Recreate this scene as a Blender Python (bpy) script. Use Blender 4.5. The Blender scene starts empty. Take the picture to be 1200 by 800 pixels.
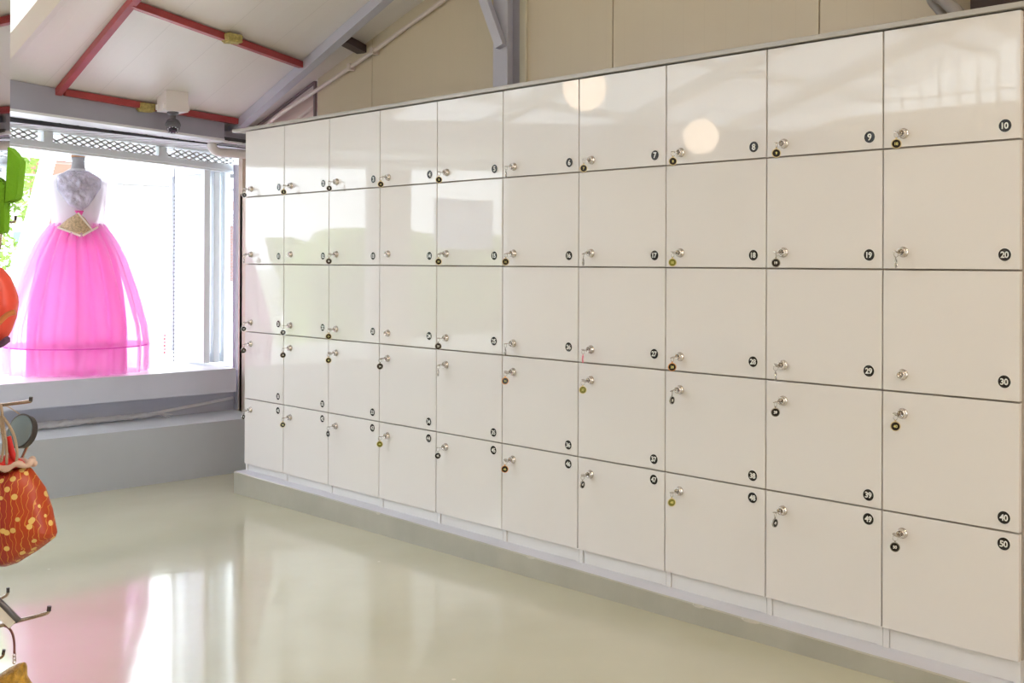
import bpy, bmesh, math, random
from mathutils import Vector, Matrix, noise
random.seed(7)
PI = math.pi
scn = bpy.context.scene
COL = scn.collection
ZO = 0.16                       # all heights below are measured from the lowest door edge; the floor lies 0.16 m under it

# ------------------------------------------------------------------ materials
def new_mat(name):
    m = bpy.data.materials.new(name); m.use_nodes = True
    nt = m.node_tree
    return m, nt, nt.nodes['Principled BSDF'], nt.nodes['Material Output']

def mat(name, col, rough=0.5, metal=0.0, spec=0.5, coat=0.0, bump=0.0, bscale=40.0, vary=0.0, vscale=3.0):
    m, nt, b, out = new_mat(name)
    b.inputs['Base Color'].default_value = (*col, 1)
    b.inputs['Roughness'].default_value = rough
    b.inputs['Metallic'].default_value = metal
    b.inputs['Specular IOR Level'].default_value = spec
    b.inputs['Coat Weight'].default_value = coat
    b.inputs['Coat Roughness'].default_value = 0.05
    tc = nt.nodes.new('ShaderNodeTexCoord')
    if vary > 0:
        n = nt.nodes.new('ShaderNodeTexNoise'); n.inputs['Scale'].default_value = vscale
        n.inputs['Detail'].default_value = 5
        nt.links.new(tc.outputs['Object'], n.inputs['Vector'])
        r = nt.nodes.new('ShaderNodeValToRGB')
        r.color_ramp.elements[0].position = .3; r.color_ramp.elements[1].position = .7
        r.color_ramp.elements[0].color = (*[c * (1 - vary) for c in col], 1)
        r.color_ramp.elements[1].color = (*[min(1, c * (1 + vary)) for c in col], 1)
        nt.links.new(n.outputs['Fac'], r.inputs['Fac']); nt.links.new(r.outputs['Color'], b.inputs['Base Color'])
    if bump > 0:
        n2 = nt.nodes.new('ShaderNodeTexNoise'); n2.inputs['Scale'].default_value = bscale
        nt.links.new(tc.outputs['Object'], n2.inputs['Vector'])
        bp = nt.nodes.new('ShaderNodeBump'); bp.inputs['Strength'].default_value = bump
        bp.inputs['Distance'].default_value = .01
        nt.links.new(n2.outputs['Fac'], bp.inputs['Height']); nt.links.new(bp.outputs['Normal'], b.inputs['Normal'])
    return m

def sheer(name, col, alpha, transl=0.5):
    m = bpy.data.materials.new(name); m.use_nodes = True
    nt = m.node_tree; nt.nodes.clear()
    out = nt.nodes.new('ShaderNodeOutputMaterial')
    d = nt.nodes.new('ShaderNodeBsdfDiffuse'); d.inputs[0].default_value = (*col, 1)
    t = nt.nodes.new('ShaderNodeBsdfTranslucent'); t.inputs[0].default_value = (*col, 1)
    mx = nt.nodes.new('ShaderNodeMixShader'); mx.inputs[0].default_value = transl
    tr = nt.nodes.new('ShaderNodeBsdfTransparent')
    tr.inputs[0].default_value = (*[.5 + .5 * c for c in col], 1)
    mx2 = nt.nodes.new('ShaderNodeMixShader'); mx2.inputs[0].default_value = alpha
    nt.links.new(d.outputs[0], mx.inputs[1]); nt.links.new(t.outputs[0], mx.inputs[2])
    nt.links.new(tr.outputs[0], mx2.inputs[1]); nt.links.new(mx.outputs[0], mx2.inputs[2])
    nt.links.new(mx2.outputs[0], out.inputs[0])
    return m

def emit(name, col, s):
    m = bpy.data.materials.new(name); m.use_nodes = True
    nt = m.node_tree; nt.nodes.clear()
    out = nt.nodes.new('ShaderNodeOutputMaterial'); e = nt.nodes.new('ShaderNodeEmission')
    e.inputs[0].default_value = (*col, 1); e.inputs[1].default_value = s
    nt.links.new(e.outputs[0], out.inputs[0]); return m

def groove_mat(name, col, axis, period, width, depth_col, rough=.45, minor=None, vary=.03):
    """painted metal-faced panel with pressed grooves repeating along one object axis"""
    m, nt, b, out = new_mat(name)
    b.inputs['Roughness'].default_value = rough
    tc = nt.nodes.new('ShaderNodeTexCoord'); sx = nt.nodes.new('ShaderNodeSeparateXYZ')
    nt.links.new(tc.outputs['Object'], sx.inputs[0])
    def line(per, w):
        a = nt.nodes.new('ShaderNodeMath'); a.operation = 'PINGPONG'; a.inputs[1].default_value = per / 2
        nt.links.new(sx.outputs[axis], a.inputs[0])
        c = nt.nodes.new('ShaderNodeMath'); c.operation = 'LESS_THAN'; c.inputs[1].default_value = w / 2
        nt.links.new(a.outputs[0], c.inputs[0]); return c
    l = line(period, width)
    n = nt.nodes.new('ShaderNodeTexNoise'); n.inputs['Scale'].default_value = 1.6; n.inputs['Detail'].default_value = 6
    nt.links.new(tc.outputs['Object'], n.inputs['Vector'])
    r = nt.nodes.new('ShaderNodeValToRGB')
    r.color_ramp.elements[0].color = (*[c * (1 - vary * 2) for c in col], 1)
    r.color_ramp.elements[1].color = (*[min(1, c * (1 + vary)) for c in col], 1)
    nt.links.new(n.outputs['Fac'], r.inputs['Fac'])
    mx = nt.nodes.new('ShaderNodeMixRGB'); mx.inputs[2].default_value = (*depth_col, 1)
    nt.links.new(l.outputs[0], mx.inputs[0]); nt.links.new(r.outputs['Color'], mx.inputs[1])
    nt.links.new(mx.outputs[0], b.inputs['Base Color'])
    if minor:
        ml = line(*minor)
        bp = nt.nodes.new('ShaderNodeBump'); bp.inputs['Strength'].default_value = .5
        bp.inputs['Distance'].default_value = .002; bp.invert = True
        nt.links.new(ml.outputs[0], bp.inputs['Height']); nt.links.new(bp.outputs['Normal'], b.inputs['Normal'])
    return m

M = {}
M['door'] = mat('locker_gloss_white', (.83, .805, .785), .03, spec=.5)
M['carcass'] = mat('locker_carcass_grey', (.46, .41, .37), .5)
M['white_lam'] = mat('white_laminate', (.80, .80, .79), .25)
M['edge_grey'] = mat('edge_band_grey', (.50, .48, .45), .35)
M['chrome'] = mat('chrome', (.66, .62, .58), .13, 1)
M['steel'] = mat('key_steel', (.52, .48, .43), .22, 1)
M['black'] = mat('black_plastic', (.012, .011, .012), .25)
M['digit'] = mat('digit_white', (.85, .85, .82), .4)
M['rim_white'] = mat('rim_white', (.8, .8, .78), .3)
M['rim_gold'] = mat('rim_gold', (.74, .62, .34), .3, .5)
M['rim_silver'] = mat('rim_silver', (.62, .62, .6), .22, 1)
M['rim_pink'] = mat('rim_pink', (.85, .22, .32), .3)
M['rim_orange'] = mat('rim_orange', (.80, .38, .10), .3, .5)
M['olive'] = mat('olive_tag', (.20, .20, .02), .3)
M['pinktag'] = mat('pink_tag', (.75, .25, .32), .4)
M['gold_digit'] = mat('digit_gold', (.75, .7, .25), .4)
M['wall'] = groove_mat('cream_sandwich_wall', (.70, .62, .475), 0, .11, .003, (.67, .595, .455), .4)
M['wall_plain'] = mat('cream_wall', (.74, .64, .53), .5, vary=.04)
M['ceil'] = groove_mat('cream_ceiling_panel', (.80, .77, .74), 1, .316, .004, (.70, .67, .64), .35, minor=(.079, .008))
M['ceil_white'] = sheer('milky_roof_sheet', (.90, .91, .93), 1.0, .72)
M['cream_trim'] = mat('cream_trim', (.74, .71, .58), .4)
M['lav'] = mat('lavender_grey_paint', (.52, .53, .63), .35, vary=.05)
M['beam'] = mat('grey_beam_paint', (.36, .37, .46), .5, vary=.04)
M['beam_lip'] = mat('white_beam_lip', (.78, .82, .86), .35)
M['red'] = mat('red_oxide_paint', (.36, .05, .055), .4, vary=.15, vscale=9)
M['brown'] = mat('dark_brown_steel', (.06, .035, .04), .5)  # red purlin steel with the shade behind the rafter put into its colour
M['dark'] = mat('dark_gap', (.05, .05, .06), .7)
M['foam'] = mat('yellow_foam', (.42, .35, .12), .8, vary=.3, vscale=60, bump=.8)
M['alu'] = mat('aluminium', (.72, .75, .78), .3, .6)
M['alu_w'] = mat('white_aluminium', (.74, .78, .80), .35, .1)
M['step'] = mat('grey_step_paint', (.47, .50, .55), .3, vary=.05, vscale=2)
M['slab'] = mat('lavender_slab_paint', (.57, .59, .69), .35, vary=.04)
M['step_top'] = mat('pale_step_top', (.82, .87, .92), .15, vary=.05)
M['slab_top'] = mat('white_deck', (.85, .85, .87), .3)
M['pvc'] = mat('white_pvc', (.78, .76, .74), .35)
M['conduit'] = mat('conduit_beige', (.72, .64, .60), .4)
M['grey_pipe'] = mat('grey_pipe', (.36, .34, .33), .4)
M['wood'] = mat('orange_brown_wood', (.35, .17, .05), .4, vary=.2)
M['dwood'] = mat('dark_brown_wall', (.05, .03, .025), .6)
M['cctv'] = mat('camera_grey', (.13, .13, .15), .3, .3)
M['lens'] = mat('lens_black', (.01, .01, .015), .05)
M['box'] = mat('junction_box', (.78, .74, .74), .45)
M['mirror'] = mat('mirror_glass', (.9, .9, .9), .02, 1)
M['rod'] = mat('hook_steel', (.50, .42, .36), .22, 1)
M['rubber'] = mat('dark_cap', (.05, .045, .05), .4)  # black hand mirror rim, also the painted shade on hook tips
M['green'] = mat('bright_green_felt', (.16, .42, .01), .8, bump=.2, bscale=300)
M['coral'] = mat('coral_satin', (.85, .09, .06), .35)
M['purple'] = mat('purple_satin', (.12, .05, .12), .4)
M['goldcloth'] = mat('gold_brocade', (.42, .24, .03), .45, vary=.5, vscale=120, bump=.3, bscale=300)
M['cord'] = mat('beige_cord', (.50, .38, .28), .7, bump=.5, bscale=900)
M['neckcloth'] = mat('pink_beige_satin', (.62, .45, .38), .4)
M['redribbon'] = mat('red_ribbon', (.65, .02, .02), .4)
M['blueface'] = mat('blue_grey_mirror_face', (.30, .42, .50), .12, .5)
M['brick'] = mat('pink_brick', (.36, .15, .11), .8)
M['bluegrey'] = mat('blue_grey_panel', (.16, .20, .27), .7)
M['ext_white'] = mat('exterior_white', (.85, .85, .85), .7)
M['ext_cream'] = mat('exterior_cream', (.40, .34, .30), .7)
M['ext_line'] = mat('exterior_grey_line', (.22, .22, .22), .7)
M['ground'] = mat('pale_concrete', (.72, .72, .70), .8, vary=.05)
M['leaf'] = mat('leaf_green', (.24, .36, .07), .6, vary=.4, vscale=4)
M['bark'] = mat('bark', (.25, .2, .15), .8)
M['panel'] = emit('warm_panel', (1, .82, .63), 16.0)  # glow of the added fill panels behind the camera
M['globe'] = emit('warm_globe', (1, .80, .62), 6.0)
M['pinkin'] = sheer('pink_organza_inner', (.98, .34, .74), .72, .6)
M['pinkout'] = sheer('pink_organza_outer', (1.0, .74, .95), .46, .6)
M['jacket'] = sheer('white_organza', (1, .98, 1), .6, .7)
M['sleeve'] = sheer('white_organza_sleeve', (1, .98, 1), .45, .7)
M['lilac'] = mat('lilac_tulle', (.62, .58, .72), .7, bump=1.0, bscale=60, vary=.2, vscale=22)
M['goldsash'] = mat('gold_embroidery', (.60, .44, .27), .5, vary=.3, vscale=90, bump=.6, bscale=160)
M['hot'] = mat('hot_pink', (.85, .08, .40), .5)
M['pinkhem'] = sheer('pink_hem', (.9, .35, .78), .35, .5)
M['mannequin'] = mat('mannequin_linen', (.34, .32, .33), .7, vary=.1, vscale=30)
M['woodcap'] = mat('wood_cap', (.45, .22, .10), .5)
M['plastic'] = sheer('plastic_wrap', (.93, .93, .95), .85, .3)
M['pole'] = mat('white_pole', (.93, .94, .96), .3)
M['poster'] = sheer('poster_paper', (.80, .84, .97), .97, .7)
M['ink'] = mat('ink', (.05, .05, .12), .6)
M['redink'] = mat('red_ink', (.6, .05, .08), .6)
M['glassw'] = sheer('milky_door_film', (.93, .94, .96), .55, .6)

# floor: glossy epoxy, worn
def floor_mat():
    m, nt, b, out = new_mat('epoxy_floor')
    tc = nt.nodes.new('ShaderNodeTexCoord')
    n = nt.nodes.new('ShaderNodeTexNoise'); n.inputs['Scale'].default_value = 1.3; n.inputs['Detail'].default_value = 8
    nt.links.new(tc.outputs['Object'], n.inputs['Vector'])
    r = nt.nodes.new('ShaderNodeValToRGB')
    r.color_ramp.elements[0].position = .3; r.color_ramp.elements[1].position = .72
    r.color_ramp.elements[0].color = (.51, .485, .35, 1); r.color_ramp.elements[1].color = (.57, .545, .41, 1)
    nt.links.new(n.outputs['Fac'], r.inputs['Fac'])
    # scattered paint chips
    v = nt.nodes.new('ShaderNodeTexVoronoi'); v.inputs['Scale'].default_value = 3.2; v.inputs['Randomness'].default_value = 1
    nt.links.new(tc.outputs['Object'], v.inputs['Vector'])
    lt = nt.nodes.new('ShaderNodeMath'); lt.operation = 'LESS_THAN'; lt.inputs[1].default_value = .022
    nt.links.new(v.outputs['Distance'], lt.inputs[0])
    mx = nt.nodes.new('ShaderNodeMixRGB'); mx.inputs[2].default_value = (.72, .66, .5, 1)
    nt.links.new(lt.outputs[0], mx.inputs[0]); nt.links.new(r.outputs['Color'], mx.inputs[1])
    # hair crack
    w = nt.nodes.new('ShaderNodeTexNoise'); w.inputs['Scale'].default_value = .9; w.inputs['Detail'].default_value = 3
    nt.links.new(tc.outputs['Object'], w.inputs['Vector'])
    cr = nt.nodes.new('ShaderNodeMath'); cr.operation = 'COMPARE'; cr.inputs[1].default_value = .5; cr.inputs[2].default_value = .0009
    nt.links.new(w.outputs['Fac'], cr.inputs[0])
    mx2 = nt.nodes.new('ShaderNodeMixRGB'); mx2.inputs[2].default_value = (.62, .60, .47, 1)
    mx2.inputs[0].default_value = 0; nt.links.new(mx.outputs[0], mx2.inputs[1])
    nt.links.new(mx2.outputs[0], b.inputs['Base Color'])
    rr = nt.nodes.new('ShaderNodeMapRange'); rr.inputs['To Min'].default_value = .05; rr.inputs['To Max'].default_value = .13
    nt.links.new(n.outputs['Fac'], rr.inputs['Value']); nt.links.new(rr.outputs[0], b.inputs['Roughness'])
    n2 = nt.nodes.new('ShaderNodeTexNoise'); n2.inputs['Scale'].default_value = 5
    nt.links.new(tc.outputs['Object'], n2.inputs['Vector'])
    bp = nt.nodes.new('ShaderNodeBump'); bp.inputs['Strength'].default_value = .04; bp.inputs['Distance'].default_value = .02
    nt.links.new(n2.outputs['Fac'], bp.inputs['Height']); nt.links.new(bp.outputs['Normal'], b.inputs['Normal'])
    b.inputs['Specular IOR Level'].default_value = .8; b.inputs['IOR'].default_value = 1.65
    return m
M['floor'] = floor_mat()
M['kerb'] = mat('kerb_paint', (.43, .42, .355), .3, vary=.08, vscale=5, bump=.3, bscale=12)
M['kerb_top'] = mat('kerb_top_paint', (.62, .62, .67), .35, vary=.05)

def pouch_mat():
    m, nt, b, out = new_mat('red_gold_brocade')
    tc = nt.nodes.new('ShaderNodeTexCoord')
    g = nt.nodes.new('ShaderNodeSeparateXYZ'); nt.links.new(tc.outputs['Object'], g.inputs[0])
    rp = nt.nodes.new('ShaderNodeValToRGB')
    rp.color_ramp.elements[0].position = .0; rp.color_ramp.elements[0].color = (.22, .004, .045, 1)
    rp.color_ramp.elements[1].position = .9; rp.color_ramp.elements[1].color = (.42, .05, .012, 1)
    mr = nt.nodes.new('ShaderNodeMapRange'); mr.inputs['From Min'].default_value = -.01; mr.inputs['From Max'].default_value = .035
    nt.links.new(g.outputs[0], mr.inputs['Value']); nt.links.new(mr.outputs[0], rp.inputs['Fac'])
    v = nt.nodes.new('ShaderNodeTexVoronoi'); v.inputs['Scale'].default_value = 95
    nt.links.new(tc.outputs['Object'], v.inputs['Vector'])
    lt = nt.nodes.new('ShaderNodeMath'); lt.operation = 'LESS_THAN'; lt.inputs[1].default_value = .30
    nt.links.new(v.outputs['Distance'], lt.inputs[0])
    gt = nt.nodes.new('ShaderNodeMath'); gt.operation = 'GREATER_THAN'; gt.inputs[1].default_value = .004
    nt.links.new(g.outputs[0], gt.inputs[0])
    mu = nt.nodes.new('ShaderNodeMath'); mu.operation = 'MULTIPLY'
    nt.links.new(lt.outputs[0], mu.inputs[0]); nt.links.new(gt.outputs[0], mu.inputs[1])
    w = nt.nodes.new('ShaderNodeTexWave'); w.inputs['Scale'].default_value = 60; w.inputs['Distortion'].default_value = 9
    nt.links.new(tc.outputs['Object'], w.inputs['Vector'])
    wl = nt.nodes.new('ShaderNodeMath'); wl.operation = 'GREATER_THAN'; wl.inputs[1].default_value = .972
    nt.links.new(w.outputs['Fac'], wl.inputs[0])
    m1 = nt.nodes.new('ShaderNodeMixRGB'); m1.inputs[2].default_value = (.62, .26, .04, 1)
    nt.links.new(wl.outputs[0], m1.inputs[0]); nt.links.new(rp.outputs['Color'], m1.inputs[1])
    m2 = nt.nodes.new('ShaderNodeMixRGB'); m2.inputs[2].default_value = (.72, .50, .16, 1)
    nt.links.new(mu.outputs[0], m2.inputs[0]); nt.links.new(m1.outputs[0], m2.inputs[1])
    nt.links.new(m2.outputs[0], b.inputs['Base Color']); b.inputs['Roughness'].default_value = .38
    return m
M['pouch'] = pouch_mat()

# ------------------------------------------------------------------ builders
def finish(o, label=None, cat=None, group=None, kind=None):
    if label: o['label'] = label
    if cat: o['category'] = cat
    if group: o['group'] = group
    if kind: o['kind'] = kind
    return o

def obj(name, bm, mats, parent=None, origin=(0, 0, 0), smooth=False, recalc=True):
    if recalc: bmesh.ops.recalc_face_normals(bm, faces=bm.faces)
    me = bpy.data.meshes.new(name)
    bm.to_mesh(me); bm.free()
    for m in (mats if isinstance(mats, (list, tuple)) else [mats]): me.materials.append(m)
    if smooth:
        for p in me.polygons: p.use_smooth = True
    o = bpy.data.objects.new(name, me); COL.objects.link(o)
    o.location = origin
    if parent: o.parent = parent
    return o

def world(name, bm, mats, parent=None, origin=None, smooth=False, recalc=True):
    """verts given in scene coordinates (z from the door bottoms). A top-level object gets its origin at its base."""
    pl = parent_loc(parent)
    if origin is None:
        if parent is not None: origin = pl
        else:
            xs = [v.co.x for v in bm.verts]; ys = [v.co.y for v in bm.verts]; zs = [v.co.z for v in bm.verts]
            origin = Vector(((min(xs) + max(xs)) / 2, (min(ys) + max(ys)) / 2, min(zs) + ZO))
    bmesh.ops.translate(bm, verts=bm.verts, vec=Vector((0, 0, ZO)) - Vector(origin))
    loc = Vector(origin) - pl if parent is not None else origin
    return obj(name, bm, mats, parent, loc, smooth, recalc)

def parent_loc(p):
    v = Vector((0, 0, 0))
    while p is not None:
        v += p.location; p = p.parent
    return v

def thing(name, loc, label, cat, group=None, rz=0, kind=None):
    o = bpy.data.objects.new(name, None); COL.objects.link(o)
    o.location = (loc[0], loc[1], loc[2] + ZO); o.rotation_euler = (0, 0, rz); o.empty_display_size = .1
    return finish(o, label, cat, group, kind)

def box(bm, x0, x1, y0, y1, z0, z1, mi=0, bevel=0):
    vs = [bm.verts.new(p) for p in ((x0, y0, z0), (x1, y0, z0), (x1, y1, z0), (x0, y1, z0), (x0, y0, z1), (x1, y0, z1), (x1, y1, z1), (x0, y1, z1))]
    fs = [bm.faces.new([vs[i] for i in f]) for f in ((0, 3, 2, 1), (4, 5, 6, 7), (0, 1, 5, 4), (1, 2, 6, 5), (2, 3, 7, 6), (3, 0, 4, 7))]
    for f in fs: f.material_index = mi
    if bevel > 0:
        es = list({e for f in fs for e in f.edges})
        r = bmesh.ops.bevel(bm, geom=es, offset=bevel, segments=2, affect='EDGES', profile=.5)
        for f in r['faces']: f.material_index = mi
    return vs

def hexa(bm, pts, mi=0):
    """8 corners: bottom loop of 4 then top loop of 4"""
    vs = [bm.verts.new(p) for p in pts]
    for f in ((0, 3, 2, 1), (4, 5, 6, 7), (0, 1, 5, 4), (1, 2, 6, 5), (2, 3, 7, 6), (3, 0, 4, 7)):
        bm.faces.new([vs[i] for i in f]).material_index = mi

def bar(bm, a, b, w, h, up=(0, 0, 1), mi=0):
    """rectangular bar from a to b; w sideways, h along up (centred)"""
    a, b = Vector(a), Vector(b); d = (b - a).normalized(); u = Vector(up)
    s = d.cross(u).normalized(); u = s.cross(d).normalized()
    P = []
    for base in (-h / 2, h / 2):
        for (q, sg) in ((a, -1), (a, 1), (b, 1), (b, -1)):
            P.append(q + s * sg * w / 2 + u * base)
    hexa(bm, P, mi)

def tube(bm, pts, r, n=10, mi=0, closed=False, cap=True):
    pts = [Vector(p) for p in pts]; N = len(pts); rings = []
    prev = None
    for i, p in enumerate(pts):
        a = pts[(i - 1) % N] if (closed or i > 0) else p
        b = pts[(i + 1) % N] if (closed or i < N - 1) else p
        t = (b - a).normalized()
        if prev is None:
            ref = Vector((0, 0, 1)) if abs(t.z) < .9 else Vector((1, 0, 0)); s = t.cross(ref).normalized()
        else: s = (prev - t * prev.dot(t)).normalized()
        prev = s; u = t.cross(s)
        rad = r[i] if isinstance(r, (list, tuple)) else r
        rings.append([bm.verts.new(p + (s * math.cos(2 * PI * k / n) + u * math.sin(2 * PI * k / n)) * rad) for k in range(n)])
    for i in range(N if closed else N - 1):
        A, B = rings[i], rings[(i + 1) % N]
        for k in range(n):
            bm.faces.new((A[k], A[(k + 1) % n], B[(k + 1) % n], B[k])).material_index = mi
    if cap and not closed:
        bm.faces.new(rings[0][::-1]).material_index = mi; bm.faces.new(rings[-1]).material_index = mi

def smooth_path(pts, k=6):
    pts = [Vector(p) for p in pts]; out = []
    P = [pts[0]] + pts + [pts[-1]]
    for i in range(1, len(P) - 2):
        p0, p1, p2, p3 = P[i - 1:i + 3]
        for j in range(k):
            t = j / k
            out.append(.5 * ((2 * p1) + (p2 - p0) * t + (2 * p0 - 5 * p1 + 4 * p2 - p3) * t * t + (3 * p1 - p0 - 3 * p2 + p3) * t ** 3))
    out.append(pts[-1]); return out

def lathe(bm, prof, axis='z', n=24, mi=0, c=(0, 0, 0)):
    """prof: (radius, height) list; axis 'z' up or 'y' towards -y"""
    rings = []
    c = Vector(c)
    for (r, h) in prof:
        ring = []
        for k in range(n):
            a = 2 * PI * k / n
            if axis == 'z': p = Vector((r * math.cos(a), r * math.sin(a), h))
            else: p = Vector((r * math.cos(a), -h, r * math.sin(a)))
            ring.append(bm.verts.new(c + p))
        rings.append(ring)
    for A, B in zip(rings, rings[1:]):
        for k in range(n): bm.faces.new((A[k], A[(k + 1) % n], B[(k + 1) % n], B[k])).material_index = mi
    if prof[0][0] > 1e-6: bm.faces.new(rings[0][::-1]).material_index = mi
    if prof[-1][0] > 1e-6: bm.faces.new(rings[-1]).material_index = mi

_text = {}
def text_verts(s, size, bold=.0):
    key = (s, size, bold)
    if key not in _text:
        cu = bpy.data.curves.new('t', 'FONT'); cu.body = s; cu.size = size; cu.align_x = 'CENTER'; cu.align_y = 'CENTER'
        cu.offset = bold; cu.resolution_u = 3; cu.space_character = .92
        o = bpy.data.objects.new('t', cu); COL.objects.link(o)
        dg = bpy.context.evaluated_depsgraph_get(); dg.update()
        me = o.evaluated_get(dg).to_mesh()
        _text[key] = ([v.co.copy() for v in me.vertices], [list(p.vertices) for p in me.polygons])
        o.evaluated_get(dg).to_mesh_clear(); bpy.data.objects.remove(o); bpy.data.curves.remove(cu)
    return _text[key]

def add_text(bm, s, size, c, mi, bold=0.0, depth=.0006):
    """text standing in the xz plane facing -y at centre c"""
    vs, fs = text_verts(s, size, bold)
    if not vs: return
    cx = (min(v.x for v in vs) + max(v.x for v in vs)) / 2; cy = (min(v.y for v in vs) + max(v.y for v in vs)) / 2
    V = [bm.verts.new((c[0] + v.x - cx, c[1], c[2] + v.y - cy)) for v in vs]
    new = []
    for f in fs:
        try: fc = bm.faces.new([V[i] for i in f]); fc.material_index = mi; new.append(fc)
        except ValueError: pass

# ------------------------------------------------------------------ camera
F_PX, PPX, PPY = 1320.0, 600.0, 305.055
yaw, pitch, roll = 2.384, .00112, .00371
ff = Vector((math.cos(yaw) * math.cos(pitch), math.sin(yaw) * math.cos(pitch), math.sin(pitch)))
r0 = Vector((math.sin(yaw), -math.cos(yaw), 0)); u0 = r0.cross(ff)
rr = r0 * math.cos(roll) + u0 * math.sin(roll); uu = -r0 * math.sin(roll) + u0 * math.cos(roll)
CAM = Vector((5.7322, -3.31894, 1.16003))
cd = bpy.data.cameras.new('camera'); cam = bpy.data.objects.new('camera', cd); COL.objects.link(cam)
cam.matrix_world = Matrix(((rr.x, uu.x, -ff.x, CAM.x), (rr.y, uu.y, -ff.y, CAM.y), (rr.z, uu.z, -ff.z, CAM.z + ZO), (0, 0, 0, 1)))
cd.sensor_width = 36; cd.lens = F_PX / 1200 * 36; cd.shift_y = -(400 - PPY) / 1200; cd.clip_start = .05; cd.clip_end = 200
scn.camera = cam

# ------------------------------------------------------------------ room shell
def roofz(x): return 2.265 + .30 * x
def floorz(x): return -.160 + .009 * x
XR, YF = 8.6, -6.0        # right wall, front wall
bm = bmesh.new()
hexa(bm, [(-.62, YF, floorz(-.62) - .15), (XR, YF, floorz(XR) - .15), (XR, .5, floorz(XR) - .15), (-.62, .5, floorz(-.62) - .15),
          (-.62, YF, floorz(-.62)), (XR, YF, floorz(XR)), (XR, .5, floorz(XR)), (-.62, .5, floorz(-.62))])
finish(world('floor', bm, M['floor'], origin=(0, 0, 0)), kind='structure')

# ceiling: sandwich panels rising from the window side, ridge behind the camera
def slab_roof(bm, x0, x1, y0, y1, t=.08, lift=0, f=roofz):
    hexa(bm, [(x0, y0, f(x0) + lift), (x1, y0, f(x1) + lift), (x1, y1, f(x1) + lift), (x0, y1, f(x0) + lift),
              (x0, y0, f(x0) + lift + t), (x1, y0, f(x1) + lift + t), (x1, y1, f(x1) + lift + t), (x0, y1, f(x0) + lift + t)])
bm = bmesh.new(); slab_roof(bm, -.95, 5.2, -1.27, .58)
def roof2(x): return roofz(5.2) - .30 * (x - 5.2)
slab_roof(bm, 5.2, XR, -1.27, .58, f=roof2)
finish(world('ceiling', bm, M['ceil'], origin=(0, 0, 0)), kind='structure')
# outer strip of milky roof sheeting further from the lockers
bm = bmesh.new(); slab_roof(bm, -.95, 1.9, YF, -1.31, t=.012, lift=.16)
finish(world('ceiling_skylight', bm, M['ceil_white'], origin=(0, 0, 0)), kind='structure')
bm = bmesh.new(); slab_roof(bm, 1.9, 5.2, YF, -1.31, t=.05, lift=.16)
slab_roof(bm, 5.2, XR, YF, -1.31, t=.05, lift=.16, f=roof2)
finish(world('ceiling_outer', bm, M['ceil'], origin=(0, 0, 0)), kind='structure')
bm = bmesh.new()
hexa(bm, [(-.95, -1.33, roofz(-.95) - .025), (5.2, -1.33, roofz(5.2) - .025), (5.2, -1.235, roofz(5.2) - .025), (-.95, -1.235, roofz(-.95) - .025),
          (-.95, -1.33, roofz(-.95) + .2), (5.2, -1.33, roofz(5.2) + .2), (5.2, -1.235, roofz(5.2) + .2), (-.95, -1.235, roofz(-.95) + .2)])
finish(world('trim_1', bm, M['cream_trim']), kind='structure')
for i, x in enumerate((-.2, .75, 1.7, 2.65, 3.6, 4.55)):
    bm = bmesh.new(); bar(bm, (x, YF + .01, roofz(x) + .12), (x, -1.34, roofz(x) + .12), .06, .06)
    finish(world('trim_%d' % (20 + i), bm, M['alu_w']), kind='structure')
for i, y in enumerate((-2.3, -3.5, -4.7)):
    bm = bmesh.new(); bar(bm, (-.9, y, roofz(-.9) + .05), (5.15, y, roofz(5.15) + .05), .08, .10)
    finish(world('trim_%d' % (30 + i), bm, M['alu_w']), kind='structure')

# wall behind the lockers: cream panels with open joints over a dark backing; a raking window at its left end
def wall_panel(bm, x0, x1, z0=-.16, y0=.5, y1=.54):
    hexa(bm, [(x0, y0, z0), (x1, y0, z0), (x1, y1, z0), (x0, y1, z0),
              (x0, y0, roofz(x0)), (x1, y0, roofz(x1)), (x1, y1, roofz(x1)), (x0, y1, roofz(x0))])
bm = bmesh.new()
seams = [-.02, .531, 1.71, 2.351, 3.403, 4.45]
for a, b in zip(seams, seams[1:]): wall_panel(bm, a + .003, b - .003)
wall_panel(bm, 4.453, 5.2)
hexa(bm, [(5.2, .5, -.16), (XR, .5, -.16), (XR, .54, -.16), (5.2, .54, -.16), (5.2, .5, roof2(5.2)), (XR, .5, roof2(XR)), (XR, .54, roof2(XR)), (5.2, .54, roof2(5.2))])
finish(world('wall_back', bm, M['wall'], origin=(0, .5, 0)), kind='structure')
bm = bmesh.new()
hexa(bm, [(-.02, .541, -.16), (4.6, .541, -.16), (4.6, .56, -.16), (-.02, .56, -.16), (-.02, .541, roofz(-.02)), (4.6, .541, roofz(4.6)), (4.6, .56, roofz(4.6)), (-.02, .56, roofz(-.02))])
finish(world('trim_2', bm, M['dark']), kind='structure')
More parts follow.
